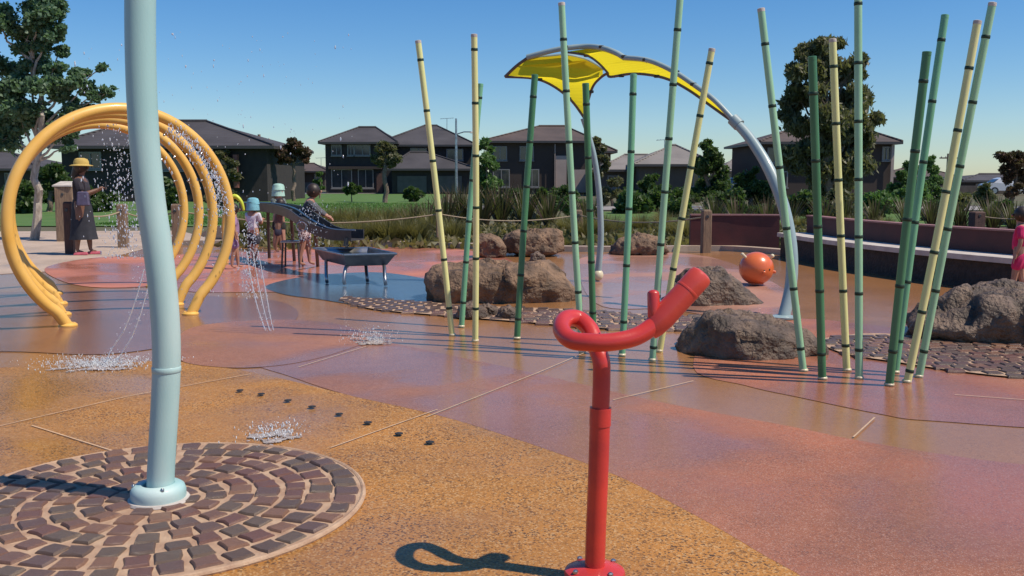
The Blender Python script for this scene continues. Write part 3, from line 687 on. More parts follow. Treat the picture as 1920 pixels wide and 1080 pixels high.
# upper chute
t = thing('water_chute', (-3.0, 14.0, 0), 'upper curved steel water chute sloping down towards the low tray', 'water table')
cl = cr([P(464, 380, 17.2), P(515, 381, 16.4), P(556, 390, 15.2), P(590, 412, 14.2), P(625, 428, 13.9), P(670, 431, 13.7)], 6)
def chute(cl, wd, dp):
    vs = []; fs = []
    sec = [(-wd, 0), (-wd * .92, -dp), (wd * .92, -dp), (wd, 0), (wd - .02, 0), (wd * .88, -dp + .02), (-wd * .88, -dp + .02), (-wd + .02, 0)]; n = len(sec)
    for i, p in enumerate(cl):
        t_ = (cl[min(i + 1, len(cl) - 1)] - cl[max(i - 1, 0)]); q = Vector((-t_.y, t_.x, 0)).normalized()
        for o_, z in sec: vs.append(p + q * o_ + Vector((0, 0, z)))
    for i in range(len(cl) - 1):
        for k in range(n): fs.append((i * n + k, i * n + (k + 1) % n, (i + 1) * n + (k + 1) % n, (i + 1) * n + k))
    fs += [tuple(range(n)), tuple(range((len(cl) - 1) * n, len(cl) * n))]
    return MB().add(vs, fs)
part('trough', chute(cl, .17, .15), DSTEEL, t)
part('trough_rim', MB().tube([p + Vector((-(cl[min(i+1,len(cl)-1)]-cl[max(i-1,0)]).y * -1, 0, 0)).normalized() * 0 + Vector((0, -.17, .004)) for i, p in enumerate(cl)], .012, 8), STEEL, t)
part('spout', MB().tube([P(650, 446, 13.6), P(648, 462, 13.6)], .035, 14), DSTEEL, t)
for x, y, px_, py_ in [(470, 392, 466, 482), (545, 398, 552, 490), (502, 393, 505, 484), (590, 424, 596, 500)]:
    q = P(x, y - 4, 17.0 if x < 490 else 16.6 if x < 510 else 15.5 if x < 580 else 14.25); f_ = G(px_, py_)
    part('leg', MB().tube([q, Vector((f_.x, f_.y, 0))], .028, 12), DSTEEL, t)
part('valve_wheel', MB().tube([P(565, 425, 14.0) + Vector((.07 * math.cos(a_), 0, .07 * math.sin(a_))) for a_ in [R(15 * k) for k in range(25)]], .008, 8), STEEL, t)
t = thing('step_stool', (-3.5, 14.9, 0), 'small low steel step with bright top under the chute', 'step')
s0 = P(547, 453, 15.2)
part('step_top', MB().box((s0.x, 15.2, s0.z), (.30, .26, .03), 0, 1, .006), STEEL, t)
for sx in (-1, 1):
    for sy in (-1, 1): part('leg', MB().tube([(s0.x + sx * .12, 15.2 + sy * .1, s0.z - .015), (s0.x + sx * .14, 15.2 + sy * .12, 0)], .015, 8), DSTEEL, t)
# small curved yellow-green arm feature beyond the hoops
g_ = G(430, 490)
t = thing('arm_feature', (g_.x, g_.y, 0), 'small bright yellow green drooping spray arm just right of the hoops', 'water feature')
part('arm', MB().tube(cr([P(425, 378, g_.y), P(440, 368, g_.y), P(452, 378, g_.y), P(457, 394, g_.y)], 6), [.05 - .03 * k / 18 for k in range(19)], 14, round_end=True), mat('lime_paint', (.62, .68, .05), .4, (.55, .6, .04), 6), t)
part('stem', MB().tube(cr([P(425, 380, g_.y), P(420, 430, g_.y), Vector((g_.x - .05, g_.y, 0))], 6), .04, 14), YELP, t)

# ------------------------------------------------------------------ ground jets and drains
names = ['leftmost', 'second', 'third', 'fourth', 'fifth', 'sixth', 'seventh', 'rightmost']
for i, (x, y) in enumerate([(450, 736), (490, 743), (540, 755), (585, 767), (636, 781), (690, 797), (748, 818), (806, 834)]):
    g = G(x, y)
    t = thing('ground_jet', (g.x, g.y, .02), '%s dark round ground jet in the row of eight crossing the orange paving' % names[i], 'ground jet', 'row of ground jets')
    part('cover', MB().lathe((g.x, g.y, .014), [(.023, 0), (.023, .004), (.020, .005)], 20), BLACK, t)
    part('nozzle', MB().lathe((g.x, g.y, .0185), [(.008, 0), (.008, .003), (.004, .0035)], 10), DSTEEL, t)

# ------------------------------------------------------------------ water in the air
def drops(name, lab, pts, rng, r0=.004, r1=.012, m=WATER, loc=None):
    ico = bmesh.new(); bmesh.ops.create_icosphere(ico, subdivisions=1, radius=1); iv = np.array([v.co[:] for v in ico.verts]); fi = np.array([[v.index for v in f.verts] for f in ico.faces]); ico.free()
    c = np.array([p[:] for p in pts]); n = len(c); r = np.random.RandomState(rng); s_ = .62 * r.uniform(0, 1, n) ** 3 * (r1 - r0) + r0
    V = (iv[None] * s_[:, None, None] * np.stack([r.uniform(.7, 1.2, n), r.uniform(.7, 1.2, n), r.uniform(1.1, 3.4, n)], 1)[:, None, :] + c[:, None, :]).reshape(-1, 3)
    Fc = (fi[None] + (np.arange(n) * len(iv))[:, None, None]).reshape(-1, 3)
    me = bpy.data.meshes.new(name); me.from_pydata(V.tolist(), [], Fc.tolist()); me.shade_smooth()
    return solo(name, me, m, (0, 0, 0), lab, 'water', kind='stuff')
r = random.Random(11); pts = []
for k in range(620):
    t_ = r.random(); x = 225 + r.gauss(0, 24) + t_ * 10; y = 235 + t_ ** .8 * 250; pts.append(P(x, y, r.uniform(8.9, 11)))
for k in range(150): pts.append(P(r.uniform(240, 420), r.uniform(330, 560), r.uniform(9, 11)))
drops('water_spray', 'falling water drops below the tops of the hoops around the blue pole', pts, 1, .003, .012)
pts = []
for k in range(560):
    a_ = R(r.uniform(2, 62)); rr_ = r.gauss(196, 8); pts.append(P(222 + rr_ * math.cos(a_), 412 - rr_ * math.sin(a_), r.uniform(8.9, 9.8)))
for k in range(230): pts.append(P(r.uniform(130, 660), r.uniform(60, 420), r.uniform(8, 12)))
drops('water_spray', 'water drops spraying along the right side of the hoops and scattered in the air', pts, 2, .003, .012)
pts = []
for k in range(420): pts.append(P(r.gauss(470, 13), r.uniform(415, 560), r.uniform(9.5, 10.5)))
for k in range(150): pts.append(P(r.gauss(585, 16), r.uniform(380, 460), r.uniform(13, 13.6)))
drops('water_spray', 'vertical curtain of water drops in front of the child in the blue hat', pts, 3, .003, .010)
def jet(path, Y, lab, rad_=.0042):
    c = cr([P(x, y, Y) for x, y in path], 12); rj = random.Random(int(path[0][0]))
    rr_ = [rad_ * rj.uniform(.65, 1.3) for _ in c]
    mb = MB().tube(c, rr_, 7)
    for p in c:
        for _ in range(1): mb.ball(p + Vector((rj.gauss(0, .018), rj.gauss(0, .018), rj.gauss(0, .02))), rj.uniform(.0015, .005), 5, 4)
    solo('water_jet', mb, WATER, tuple(c[-1]), lab, 'water jet', 'water jets')
jet([(270, 505), (255, 560), (232, 620), (205, 662), (192, 700)], 7.0, 'left one of the two thin water jets left of the blue pole')
jet([(285, 505), (272, 560), (250, 625), (225, 668), (207, 702)], 7.05, 'right one of the two thin water jets left of the blue pole')
jet([(462, 470), (472, 530), (484, 580), (498, 620)], 8.6, 'leftmost of three water jets under the water curtain right of the hoops')
jet([(474, 470), (484, 530), (496, 585), (506, 620)], 8.7, 'middle of three water jets under the water curtain right of the hoops')
jet([(484, 470), (496, 535), (506, 590), (513, 620)], 8.8, 'rightmost of three water jets under the water curtain right of the hoops')
THIN = mat('thin_foam', (.62, .57, .53), .12, (.42, .32, .26), 60, .4, 90, trans=.25)
def splash(x, y, n, sx, sy, sz, lab):
    g = G(x, y); N = 56; vs = []; fs = []; keep = {}
    for j in range(N):
        for i in range(N):
            u_, v_ = (i / (N - 1) - .5) * 2, (j / (N - 1) - .5) * 2; X, Y_ = g.x + u_ * sx * 2.1, g.y + v_ * sy * 2.1
            f_ = noise.fractal(Vector((X * 9, Y_ * 11, x)), 1.0, 2.0, 5) - .95 * (u_ * u_ + v_ * v_) + .28
            vs.append((X, Y_, .009 + max(0, f_) * min(sz, .03) * .9 + .004 * noise.noise(Vector((X * 50, Y_ * 50, 0))))); keep[j * N + i] = f_ > 0
    for j in range(N - 1):
        for i in range(N - 1):
            q_ = (j * N + i, j * N + i + 1, (j + 1) * N + i + 1, (j + 1) * N + i)
            if sum(keep[k] for k in q_) >= 3: fs.append(q_)
    if fs: solo('water_splash', MB().add(vs, fs).mesh('water_splash'), THIN, (0, 0, 0), lab.replace('splash', 'foam sheet', 1), 'water', kind='stuff'); q = random.Random(x); pts = [Vector((g.x + q.gauss(0, sx), g.y + q.gauss(0, sy), .03 + abs(q.gauss(0, sz)))) for _ in range(n)]
    drops('water_splash', lab, pts, x, .0018, .0065, FOAM)
splash(190, 690, 1500, .20, .12, .018, 'white frothy splash where the two jets land left of the blue pole')
splash(695, 645, 500, .11, .09, .05, 'small splash on the tan paving left of the bamboo poles')
splash(515, 820, 260, .09, .11, .008, 'small foamy splash beside the cobbled circle')
splash(1030, 470, 30, .05, .08, .05, 'tiny distant splash behind the boulders')
# thin glossy film of standing water
PUD = mat('puddle_water', (.16, .09, .06), .05, (.22, .13, .09), 1.2, .12, 6, spec=.5)

# ------------------------------------------------------------------ people
def skin(verts, edges, radii, root=0, sub=1):
    bm = bmesh.new(); ly = bm.verts.layers.skin.verify(); vs = [bm.verts.new(v) for v in verts]
    for a_, b_ in edges: bm.edges.new((vs[a_], vs[b_]))
    for i, v in enumerate(vs): v[ly].radius = (radii[i],) * 2 if not isinstance(radii[i], tuple) else radii[i]; v[ly].use_root = (i == root)
    me = bpy.data.meshes.new('tmp'); bm.to_mesh(me); bm.free(); o = bpy.data.objects.new('tmp', me); COL.objects.link(o)
    o.modifiers.new('s', 'SKIN').use_smooth_shade = True; ss = o.modifiers.new('d', 'SUBSURF'); ss.levels = ss.render_levels = sub
    dg = bpy.context.evaluated_depsgraph_get(); dg.update(); out = bpy.data.meshes.new_from_object(o.evaluated_get(dg))
    bpy.data.objects.remove(o); bpy.data.meshes.remove(me)
    mb = MB(); mb.add([v.co[:] for v in out.vertices], [tuple(p.vertices) for p in out.polygons]); bpy.data.meshes.remove(out)
    return mb
def person(px, pb, h, lab, face=0.0, lean=0.0, arms='hold', skinm=SKINM, top=None, bottom=None, skirt=False, hair='short', hat=None, shoes=None, legbare=True, group=None, stride=.06, build=1.0, longs=False):
    g = G(px, pb); o = thing('person', (g.x, g.y, 0), lab, 'person', group)
    cf, sf = math.cos(face), math.sin(face)       # face=0 looks along +x (right in the picture)
    def W(f, s_, z):                               # forward, side(left of body), height in units of stature; lean above hips
        if z > .5: f = f + math.tan(lean) * (z - .5)
        return Vector((g.x + (f * cf - s_ * sf) * h, g.y + (f * sf + s_ * cf) * h, z * h + .02))
    hr = .068 if h > 1.4 else .082
    Vt = [W(0, 0, .52), W(.005, 0, .60), W(.0, 0, .70), W(.0, 0, .795), W(.008, 0, .845), W(.012, 0, .885), W(.018, 0, .94), W(.008, 0, .985)]
    Rd = [.085 * build, .075 * build, .082 * build, .060 * build, .032, hr * .70, hr * .95, hr * .62]
    E = [(0, 1), (1, 2), (2, 3), (3, 4), (4, 5), (5, 6), (6, 7)]
    def chain(start, pts, rad_):
        p = start; ids = []
        for q, r_ in zip(pts, rad_): Vt.append(q); Rd.append(r_); E.append((p, len(Vt) - 1)); p = len(Vt) - 1; ids.append(p)
        return ids
    legs = []
    for s_, st in ((.052, stride), (-.052, -stride)):
        legs.append(chain(0, [W(0, s_, .475), W(st * .4 + .01, s_, .27), W(st * .8, s_, .14), W(st * .9, s_, .035), W(st * .9 + .07, s_, .014)], [.062 * build, .040, .032, .020, .018]))
    ah = []
    for s_ in (1, -1):
        sh = W(0, .105 * s_ * build, .79)
        if arms == 'hold': el, wr = W(.045, .12 * s_, .64), W(.19, .04 * s_, .70)
        elif arms == 'reach': el, wr = W(.13, .11 * s_, .69), W(.26, .07 * s_, .62)
        elif arms == 'up': el, wr = W(.10, .12 * s_, .76), W(.20, .08 * s_, .84)
        else: el, wr = W(-.01, .125 * s_, .63), W(.03, .13 * s_, .49)
        ids = chain(3, [sh, el, sh.lerp(el, 1).lerp(wr, .5), wr], [.036, .026, .022, .016]); ah.append((ids, el, wr))
    body = skin(Vt, E, [x * h if not isinstance(x, tuple) else x for x in Rd])
    # hands: palm and five fingers each, inside the same body mesh
    for ids, el, wr in ah:
        d = (wr - el).normalized(); up = Vector((0, 0, 1)); sd = d.cross(up).normalized(); k = .1 * h
        body.tube([wr - d * k * .1, wr + d * k * .25, wr + d * k * .48], [.013 * h, .019 * h, .017 * h], 8)
        for j, (off, ln) in enumerate([(-.36, .42), (-.12, .50), (.12, .47), (.34, .36)]):
            b0_ = wr + d * k * .42 + sd * off * k * .42
            body.tube([b0_, b0_ + d * k * ln * .55 - up * k * .04, b0_ + d * k * ln * .8 - up * k * .2], [.0052 * h, .0048 * h, .004 * h], 6)
        b0_ = wr + d * k * .12 + sd * k * .2
        body.tube([b0_, b0_ + d * k * .22 + sd * k * .18, b0_ + d * k * .42 + sd * k * .16], [.006 * h, .0055 * h, .0045 * h], 6)
    # nose and ears in the same mesh
    hd = W(.015, 0, .925); R_ = hr * h
    body.ball(hd + Vector((cf, sf, 0)) * R_ * 1.0, R_ * .16, 8, 6, (1, 1, 1.4))
    for s_ in (1, -1): body.ball(hd + Vector((-sf, cf, 0)) * R_ * .92 * s_, R_ * .2, 8, 6, (.6, .6, 1.2))
    part('body', body, skinm, o)
    for s_ in (1, -1):
        e_ = hd + Vector((cf, sf, 0)) * R_ * .90 + Vector((-sf, cf, 0)) * R_ * .33 * s_ + Vector((0, 0, R_ * .16)); part('eye', MB().ball(e_, R_ * .10, 8, 6), BLACK, o)
    lp_ = hd + Vector((cf, sf, 0)) * R_ * .88 - Vector((0, 0, R_ * .42)); part('mouth', MB().ball(lp_, R_ * .14, 8, 6, (1, 1, .4)), mat('lips', (.3, .07, .06), .5) if 'lips' not in MATS else MATS['lips'], o)
    # shirt
    if top:
        v2 = [W(0, 0, .50), W(.005, 0, .60), W(0, 0, .70), W(0, 0, .79)]; r2 = [.094 * build, .086 * build, .092 * build, .066 * build]; e2 = [(0, 1), (1, 2), (2, 3)]
        for (ids, el, wr), s_ in zip(ah, (1, -1)):
            sh = W(0, .105 * s_ * build, .79); end = el.lerp(wr, .85) if longs else sh.lerp(el, .8)
            k = len(v2); v2 += [sh, sh.lerp(el, .6) if not longs else el, end]; r2 += [.047, .043 if not longs else .036, .040 if not longs else .026]; e2 += [(3, k), (k, k + 1), (k + 1, k + 2)]
        part('shirt', skin(v2, e2, [x * h for x in r2]), top, o)
    if bottom:
        if skirt:
            c = W(0, 0, 0)
            prof = [(.098, .60), (.11, .50), (.125, .38), (.15, .20), (.145, .20), (.10, .45)]
            mb = MB().lathe((g.x, g.y, 0), [(r_ * h, z * h) for r_, z in [(.090, .60), (.105, .52), (.118, .40), (.135, .24), (.148, .17)]], 28, 1, .8)
            for i in range(len(mb.v)):
                x, y, z = mb.v[i]; a_ = math.atan2(y - g.y, x - g.x); kf = 1 + .06 * math.sin(a_ * 7) * max(0, (.6 * h - z) / (.5 * h))
                mb.v[i] = (g.x + (x - g.x) * kf, g.y + (y - g.y) * kf, z)
            part('skirt', mb, bottom, o)
        else:
            v2 = [W(0, 0, .53), W(0, 0, .49)]; r2 = [.090 * build, .090 * build]; e2 = [(0, 1)]
            for s_, st in ((.055, stride), (-.055, -stride)):
                k = len(v2); zz = .30 if legbare else .06
                kn = W(st * .4 + .01, s_, .30); v2 += [W(0, s_, .45), kn]; r2 += [.070 * build, .060]; e2 += [(1, k), (k, k + 1)]
                if not legbare: v2 += [W(st * .8, s_, .14), W(st * .9, s_, .06)]; r2 += [.048, .042]; e2 += [(k + 1, k + 2), (k + 2, k + 3)]
            part('trousers' if not legbare else 'shorts', skin(v2, e2, [x * h for x in r2]), bottom, o)
    bk = Vector((-cf, -sf, 0))
    if hair:
        mb = MB().ball(hd + bk * R_ * .20 + Vector((0, 0, R_ * .18)), R_ * 1.08, 18, 12, (1, 1, 1.05))
        if hair == 'long': mb.tube([hd + bk * R_ * .5, hd + bk * R_ * .95 - Vector((0, 0, R_ * 1.2)), hd + bk * R_ * .9 - Vector((0, 0, R_ * 2.2))], [R_ * .8, R_ * .7, R_ * .35], 12)
        if hair == 'bun': mb.ball(hd + bk * R_ * .9 + Vector((0, 0, R_ * .95)), R_ * .42, 12, 8)
        part('hair', mb, HAIR, o)
    if hat:
        c = hd + Vector((0, 0, R_ * .45)); brim = 1.75 if hat[1] else 1.25
        part('hat', MB().lathe(c, [(R_ * brim, -R_ * .12), (R_ * brim, -R_ * .04), (R_ * 1.16, R_ * .12), (R_ * 1.14, R_ * .55), (R_ * .95, R_ * .95), (R_ * .5, R_ * 1.12), (.002, R_ * 1.15)], 24), hat[0], o)
        if hat[2]: part('neck_flap', MB().lathe(c + bk * R_ * .12, [(R_ * 1.3, -R_ * 1.3), (R_ * 1.22, -R_ * .6), (R_ * 1.17, R_ * .1)], 20), hat[0], o)
    if shoes:
        for s_, st in ((.052, stride), (-.052, -stride)):
            q = W(st * .9 + .035, s_, .008); part('shoe', MB().box(q, (.17 * h * .85, .055 * h, .030 * h), face, .85, .006), shoes, o)
    return o, W
yhat = cloth('straw_hat', (.62, .44, .12), (.50, .34, .09))
o, W = person(158, 478, 1.70, 'adult in yellow sun hat and dark clothes holding a phone beside the post', face=.15, arms='hold', top=cloth('dark_top', (.035, .03, .04)), bottom=cloth('dark_trousers', (.028, .03, .04)), skirt=True, hair='long', hat=(yhat, True, False), shoes=cloth('pink_sandal', (.5, .10, .14)), build=1.08, skinm=SKIND)
part('phone', MB().box(W(.255, 0, .735), (.012, .09, .15), .15, 1, .003), BLACK, o)
part('bag', MB().box(W(.06, -.16, .60), (.22, .09, .26), .15, .85, .02), cloth('bag_cloth', (.10, .09, .16)), o)
person(477, 497, 1.02, 'child in light blue sun hat and white shirt standing with back turned', face=1.2, arms='hold', top=cloth('white_rash_shirt', (.68, .62, .70), (.6, .55, .62)), bottom=cloth('dark_shorts', (.05, .05, .07)), hair='short', hat=(cloth('sky_blue_hat', (.22, .52, .60)), False, True))
person(572, 500, 1.27, 'child in grey top and patterned shorts leaning over the steel chute', face=.1, lean=.28, arms='reach', top=cloth('grey_top', (.10, .105, .115)), bottom=mat('patterned_shorts', (.10, .035, .05), .85, (.62, .50, .50), 38, fac=(.48, .54)), hair='short', longs=True, build=1.1)
person(522, 474, .98, 'small dark haired child in brown top playing below the chute', face=.3, lean=.15, arms='reach', skinm=SKIND, top=cloth('brown_top', (.12, .07, .06)), bottom=cloth('navy_shorts', (.03, .03, .06)), hair='short')
person(524, 470, 1.22, 'child in pale mint hat standing behind the steel chute', face=-.6, arms='hold', top=cloth('grey_green_top', (.16, .20, .19)), bottom=cloth('black_shorts', (.02, .02, .02)), hair='short', hat=(cloth('mint_hat', (.42, .66, .56)), False, True))
person(441, 505, .98, 'child in mauve swimsuit half hidden behind the right side of the hoops', face=.4, arms='down', top=cloth('mauve_top', (.42, .26, .42)), bottom=cloth('mauve_shorts', (.36, .22, .40)), hair='long')
person(1907, 560, 1.03, 'girl in hot pink swimsuit with dark bun at the right edge', face=2.6, arms='down', top=cloth('hot_pink_top', (.78, .03, .16)), bottom=cloth('hot_pink_shorts', (.70, .03, .15)), hair='bun')

# ------------------------------------------------------------------ foliage
def leaves(name, centres, size, seed, aspect=1.9, droop=.0, jitter=.3):
    r = np.random.RandomState(seed); c = np.asarray(centres); n = len(c)
    u = r.normal(size=(n, 3)); u[:, 2] -= droop * 2; u /= np.linalg.norm(u, axis=1)[:, None]
    v = np.cross(u, r.normal(size=(n, 3))); v /= np.linalg.norm(v, axis=1)[:, None]; w_ = np.cross(u, v)
    s_ = (size * (1 + r.uniform(-jitter, jitter, n)))[:, None]
    q = np.stack([c - u * s_ * .5 * aspect, c + v * s_ * .5 + w_ * s_ * .12, c + u * s_ * .5 * aspect, c - v * s_ * .5 + w_ * s_ * .12], 1).reshape(-1, 3)
    me = bpy.data.meshes.new(name); me.vertices.add(4 * n); me.vertices.foreach_set('co', q.ravel())
    me.loops.add(6 * n); me.polygons.add(2 * n); k = np.arange(n)[:, None] * 4
    me.loops.foreach_set('vertex_index', (k + np.array([[0, 1, 2, 0, 2, 3]])).ravel())
    me.polygons.foreach_set('loop_start', np.arange(2 * n) * 3); me.polygons.foreach_set('loop_total', np.full(2 * n, 3))
    me.update(); me.validate(); return me
def limb(mb, a_, b_, r0, r1, seed, n=7):
    q = random.Random(seed); L_ = (b_ - a_).length; pts = []
    for k in range(n):
        t_ = k / (n - 1); p = a_.lerp(b_, t_)
        if 0 < k < n - 1: p += Vector((q.gauss(0, 1), q.gauss(0, 1), q.gauss(0, .5))) * L_ * .03
        pts.append(p)
    mb.tube(pts, [r0 + (r1 - r0) * k / (n - 1) for k in range(n)], 8)
def tree(name, lab, base, blobs, trunk_r, leaf, bark, n, size, seed, split=.35, droop=0., cat='tree', group=None, aspect=1.9, sub=5):
    """blobs: (centre Vector, radius). Crown = leaf clumps scattered in and around every blob"""
    r = random.Random(seed); base = Vector(base)
    o = thing(name, tuple(base), lab, cat, group)
    mb = MB(); zs = [b_[0].z for b_ in blobs]; zlow, zhi = min(zs), max(zs)
    cxy = sum((b_[0] * b_[1] for b_ in blobs), Vector()) / sum(b_[1] for b_ in blobs)
    f_ = base.lerp(Vector((cxy.x, cxy.y, zlow)), .75); f_.z = base.z + (zlow - base.z) * .8 + .1
    tip = Vector((cxy.x, cxy.y, zhi))
    limb(mb, base - Vector((0, 0, .1)), f_, trunk_r, trunk_r * .72, seed)
    limb(mb, f_, tip, trunk_r * .72, trunk_r * .12, seed + 1, 9)
    cen = []; tot = sum(b_[1] ** 2 for b_ in blobs); rs_ = np.random.RandomState(seed)
    for j, (c, rad_) in enumerate(blobs):
        s_ = f_.lerp(tip, max(0, min(.9, (c.z - f_.z) / max(.1, tip.z - f_.z) - .25)))
        limb(mb, s_, c, trunk_r * .35, trunk_r * .08, seed + 3 + j)
        clumps = []
        for k in range(sub):
            d = Vector((r.gauss(0, 1), r.gauss(0, 1), r.gauss(0, .8))).normalized() * rad_ * r.uniform(.35, .95)
            clumps.append((c + d, rad_ * r.uniform(.30, .60)))
            limb(mb, c, c + d, trunk_r * .09, trunk_r * .03, seed + k + j * 9, 4)
        nn = int(n * rad_ ** 2 / tot / sub)
        for q, rq in clumps:
            dd = rs_.normal(size=(nn, 3)); dd /= np.linalg.norm(dd, axis=1)[:, None]
            rad2 = np.abs(rs_.normal(.62, .33, nn))
            cen.append(np.array(q[:]) + dd * (rad2 * rq)[:, None] * np.array([1, 1, .8]))
    part('trunk', mb, bark, o)
    cen = np.concatenate(cen) - np.array(base[:])
    part('crown', leaves('crown', cen, size, seed, aspect, droop), leaf, o)
    return o
def pxtree(name, lab, px, Y, blobpx, leaf, bark, n, size, seed, tr=.12, base_z=0., yj=.6, **k):
    r = random.Random(seed)
    bl = [(P(x, y, Y + r.uniform(-1, 1) * PX(rp, Y) * yj), PX(rp, Y)) for x, y, rp in blobpx]
    g = P(px, 400, Y); return tree(name, lab, (g.x, Y, base_z), bl, tr, leaf, bark, n, size, seed, **k)
pxtree('tree', 'leafy green tree at the left edge with pale trunk behind the hoops', 60, 22, [(70, 20, 34), (100, 60, 30), (50, 75, 36), (60, 130, 34), (85, 165, 36), (20, 170, 34), (30, 215, 38), (75, 225, 36), (120, 250, 26), (160, 140, 22), (190, 128, 12), (150, 165, 24), (130, 195, 24), (185, 178, 17), (205, 170, 12), (165, 205, 18), (10, 260, 30), (110, 15, 22), (-30, 120, 50), (-40, 200, 50), (-30, 30, 45), (125, 275, 12), (70, -40, 40), (120, 95, 14), (100, 130, 20)],
       L_BG, BARKP, 60000, .075, 31, tr=.11, sub=7, aspect=1.3)
pxtree('gum_tree', 'tall dusky gum tree in front of the two storey house at right', 1560, 44, [(1515, 92, 26), (1510, 130, 30), (1555, 100, 24), (1560, 140, 36), (1600, 130, 26), (1500, 190, 34), (1550, 200, 44), (1600, 200, 40), (1620, 235, 26), (1488, 240, 30), (1540, 260, 44), (1595, 270, 42), (1630, 265, 16), (1500, 290, 34), (1560, 315, 38), (1610, 310, 26), (1620, 108, 10), (1570, 80, 14), (1475, 215, 16), (1535, 345, 24)],
       L_OL, BARK, 80000, .12, 32, tr=.30, droop=.6, sub=7, aspect=2.6)
far = [
 ('small bronze tree rising between the low distant houses', 552, 62, [(550, 275, 16), (535, 290, 14), (566, 288, 15), (545, 298, 10), (572, 300, 9), (528, 302, 8)], L_RD, BARK, 3500, .20, .13),
 ('slender olive tree in front of the dark house, trunk bare', 722, 58, [(722, 275, 14), (712, 288, 14), (734, 290, 15), (720, 300, 14), (738, 305, 9), (706, 302, 8)], L_OL, BARK, 3500, .18, .16),
 ('columnar green tree between the two dark two storey houses', 915, 52, [(908, 275, 14), (918, 295, 17), (912, 320, 20), (922, 345, 20), (910, 365, 20), (900, 345, 14)], L_GR, BARK, 5000, .17, .1),
 ('dark round tree behind the canopy rear leg', 1122, 60, [(1120, 262, 9), (1122, 280, 13), (1128, 298, 13), (1132, 315, 12), (1120, 325, 14)], L_OL, BARK, 2600, .2, .12),
 ('dense green tree behind the yellow bamboo pole by the red spout', 1325, 48, [(1322, 275, 14), (1330, 295, 22), (1312, 310, 20), (1345, 315, 20), (1322, 340, 30), (1350, 350, 22), (1300, 360, 18), (1330, 372, 26)], L_DK, BARK, 8000, .18, .2),
 ('dark feathery conifer left of the canopy front leg', 1408, 46, [(1410, 322, 10), (1402, 340, 20), (1420, 350, 20), (1392, 360, 20), (1415, 370, 26), (1438, 350, 14), (1385, 375, 16)], L_DK, BARK, 6500, .16, .15),
 ('green bushy tree between the right house and the dark bamboo', 1712, 46, [(1705, 310, 14), (1695, 335, 18), (1712, 350, 24), (1690, 365, 22), (1722, 372, 22), (1715, 318, 12)], L_GR, BARK, 6000, .17, .12),
 ('pointed yellow green tree behind the right bamboo cluster', 1746, 50, [(1744, 300, 8), (1746, 320, 13), (1748, 342, 17), (1742, 362, 20), (1755, 378, 20)], L_GR, BARK, 4500, .17, .12),
 ('bronze red tree at the right edge', 1895, 50, [(1885, 295, 14), (1905, 300, 16), (1890, 322, 18), (1912, 330, 18), (1898, 350, 18), (1925, 300, 18), (1930, 340, 20)], L_RD, BARK, 5000, .19, .14),
 ('thin young tree on the bright lawn near the house corner', 600, 70, [(600, 325, 6), (597, 340, 8), (603, 352, 7)], L_GR, BARK, 800, .16, .06),
 ('dark tree left behind the hoops beside the adult', 92, 42, [(90, 320, 20), (108, 335, 22), (75, 342, 22), (95, 358, 22), (118, 350, 14)], L_DK, BARK, 4500, .18, .14),
 ('dark tree seen between the hoops and the power pole', 425, 60, [(420, 290, 12), (430, 305, 15), (415, 320, 16), (440, 325, 14)], L_OL, BARK, 3000, .19, .14),
 ('low dark round tree in the middle beyond the lawn', 1215, 44, [(1205, 350, 14), (1222, 345, 16), (1240, 358, 15), (1190, 365, 14), (1215, 372, 20), (1245, 375, 14)], L_DK, BARK, 4500, .16, .12),
 ('olive tree in front of the grey roofed house', 1150, 50, [(1150, 345, 12), (1140, 362, 14), (1160, 368, 14), (1128, 375, 12)], L_OL, BARK, 3000, .16, .1),
 ('small twisted tree in front of the far right house', 1848, 40, [(1845, 352, 10), (1838, 365, 12), (1855, 368, 12), (1846, 380, 12)], L_OL, BARK, 2500, .15, .08),
]
for i, (lab, px, Y, bl, lm, bk, n, sz, tr_) in enumerate(far):
    pxtree('tree', lab, px, Y, bl, lm, bk, int(n * 3.6), sz * .62, 50 + i, tr=tr_, group='trees beyond the park')
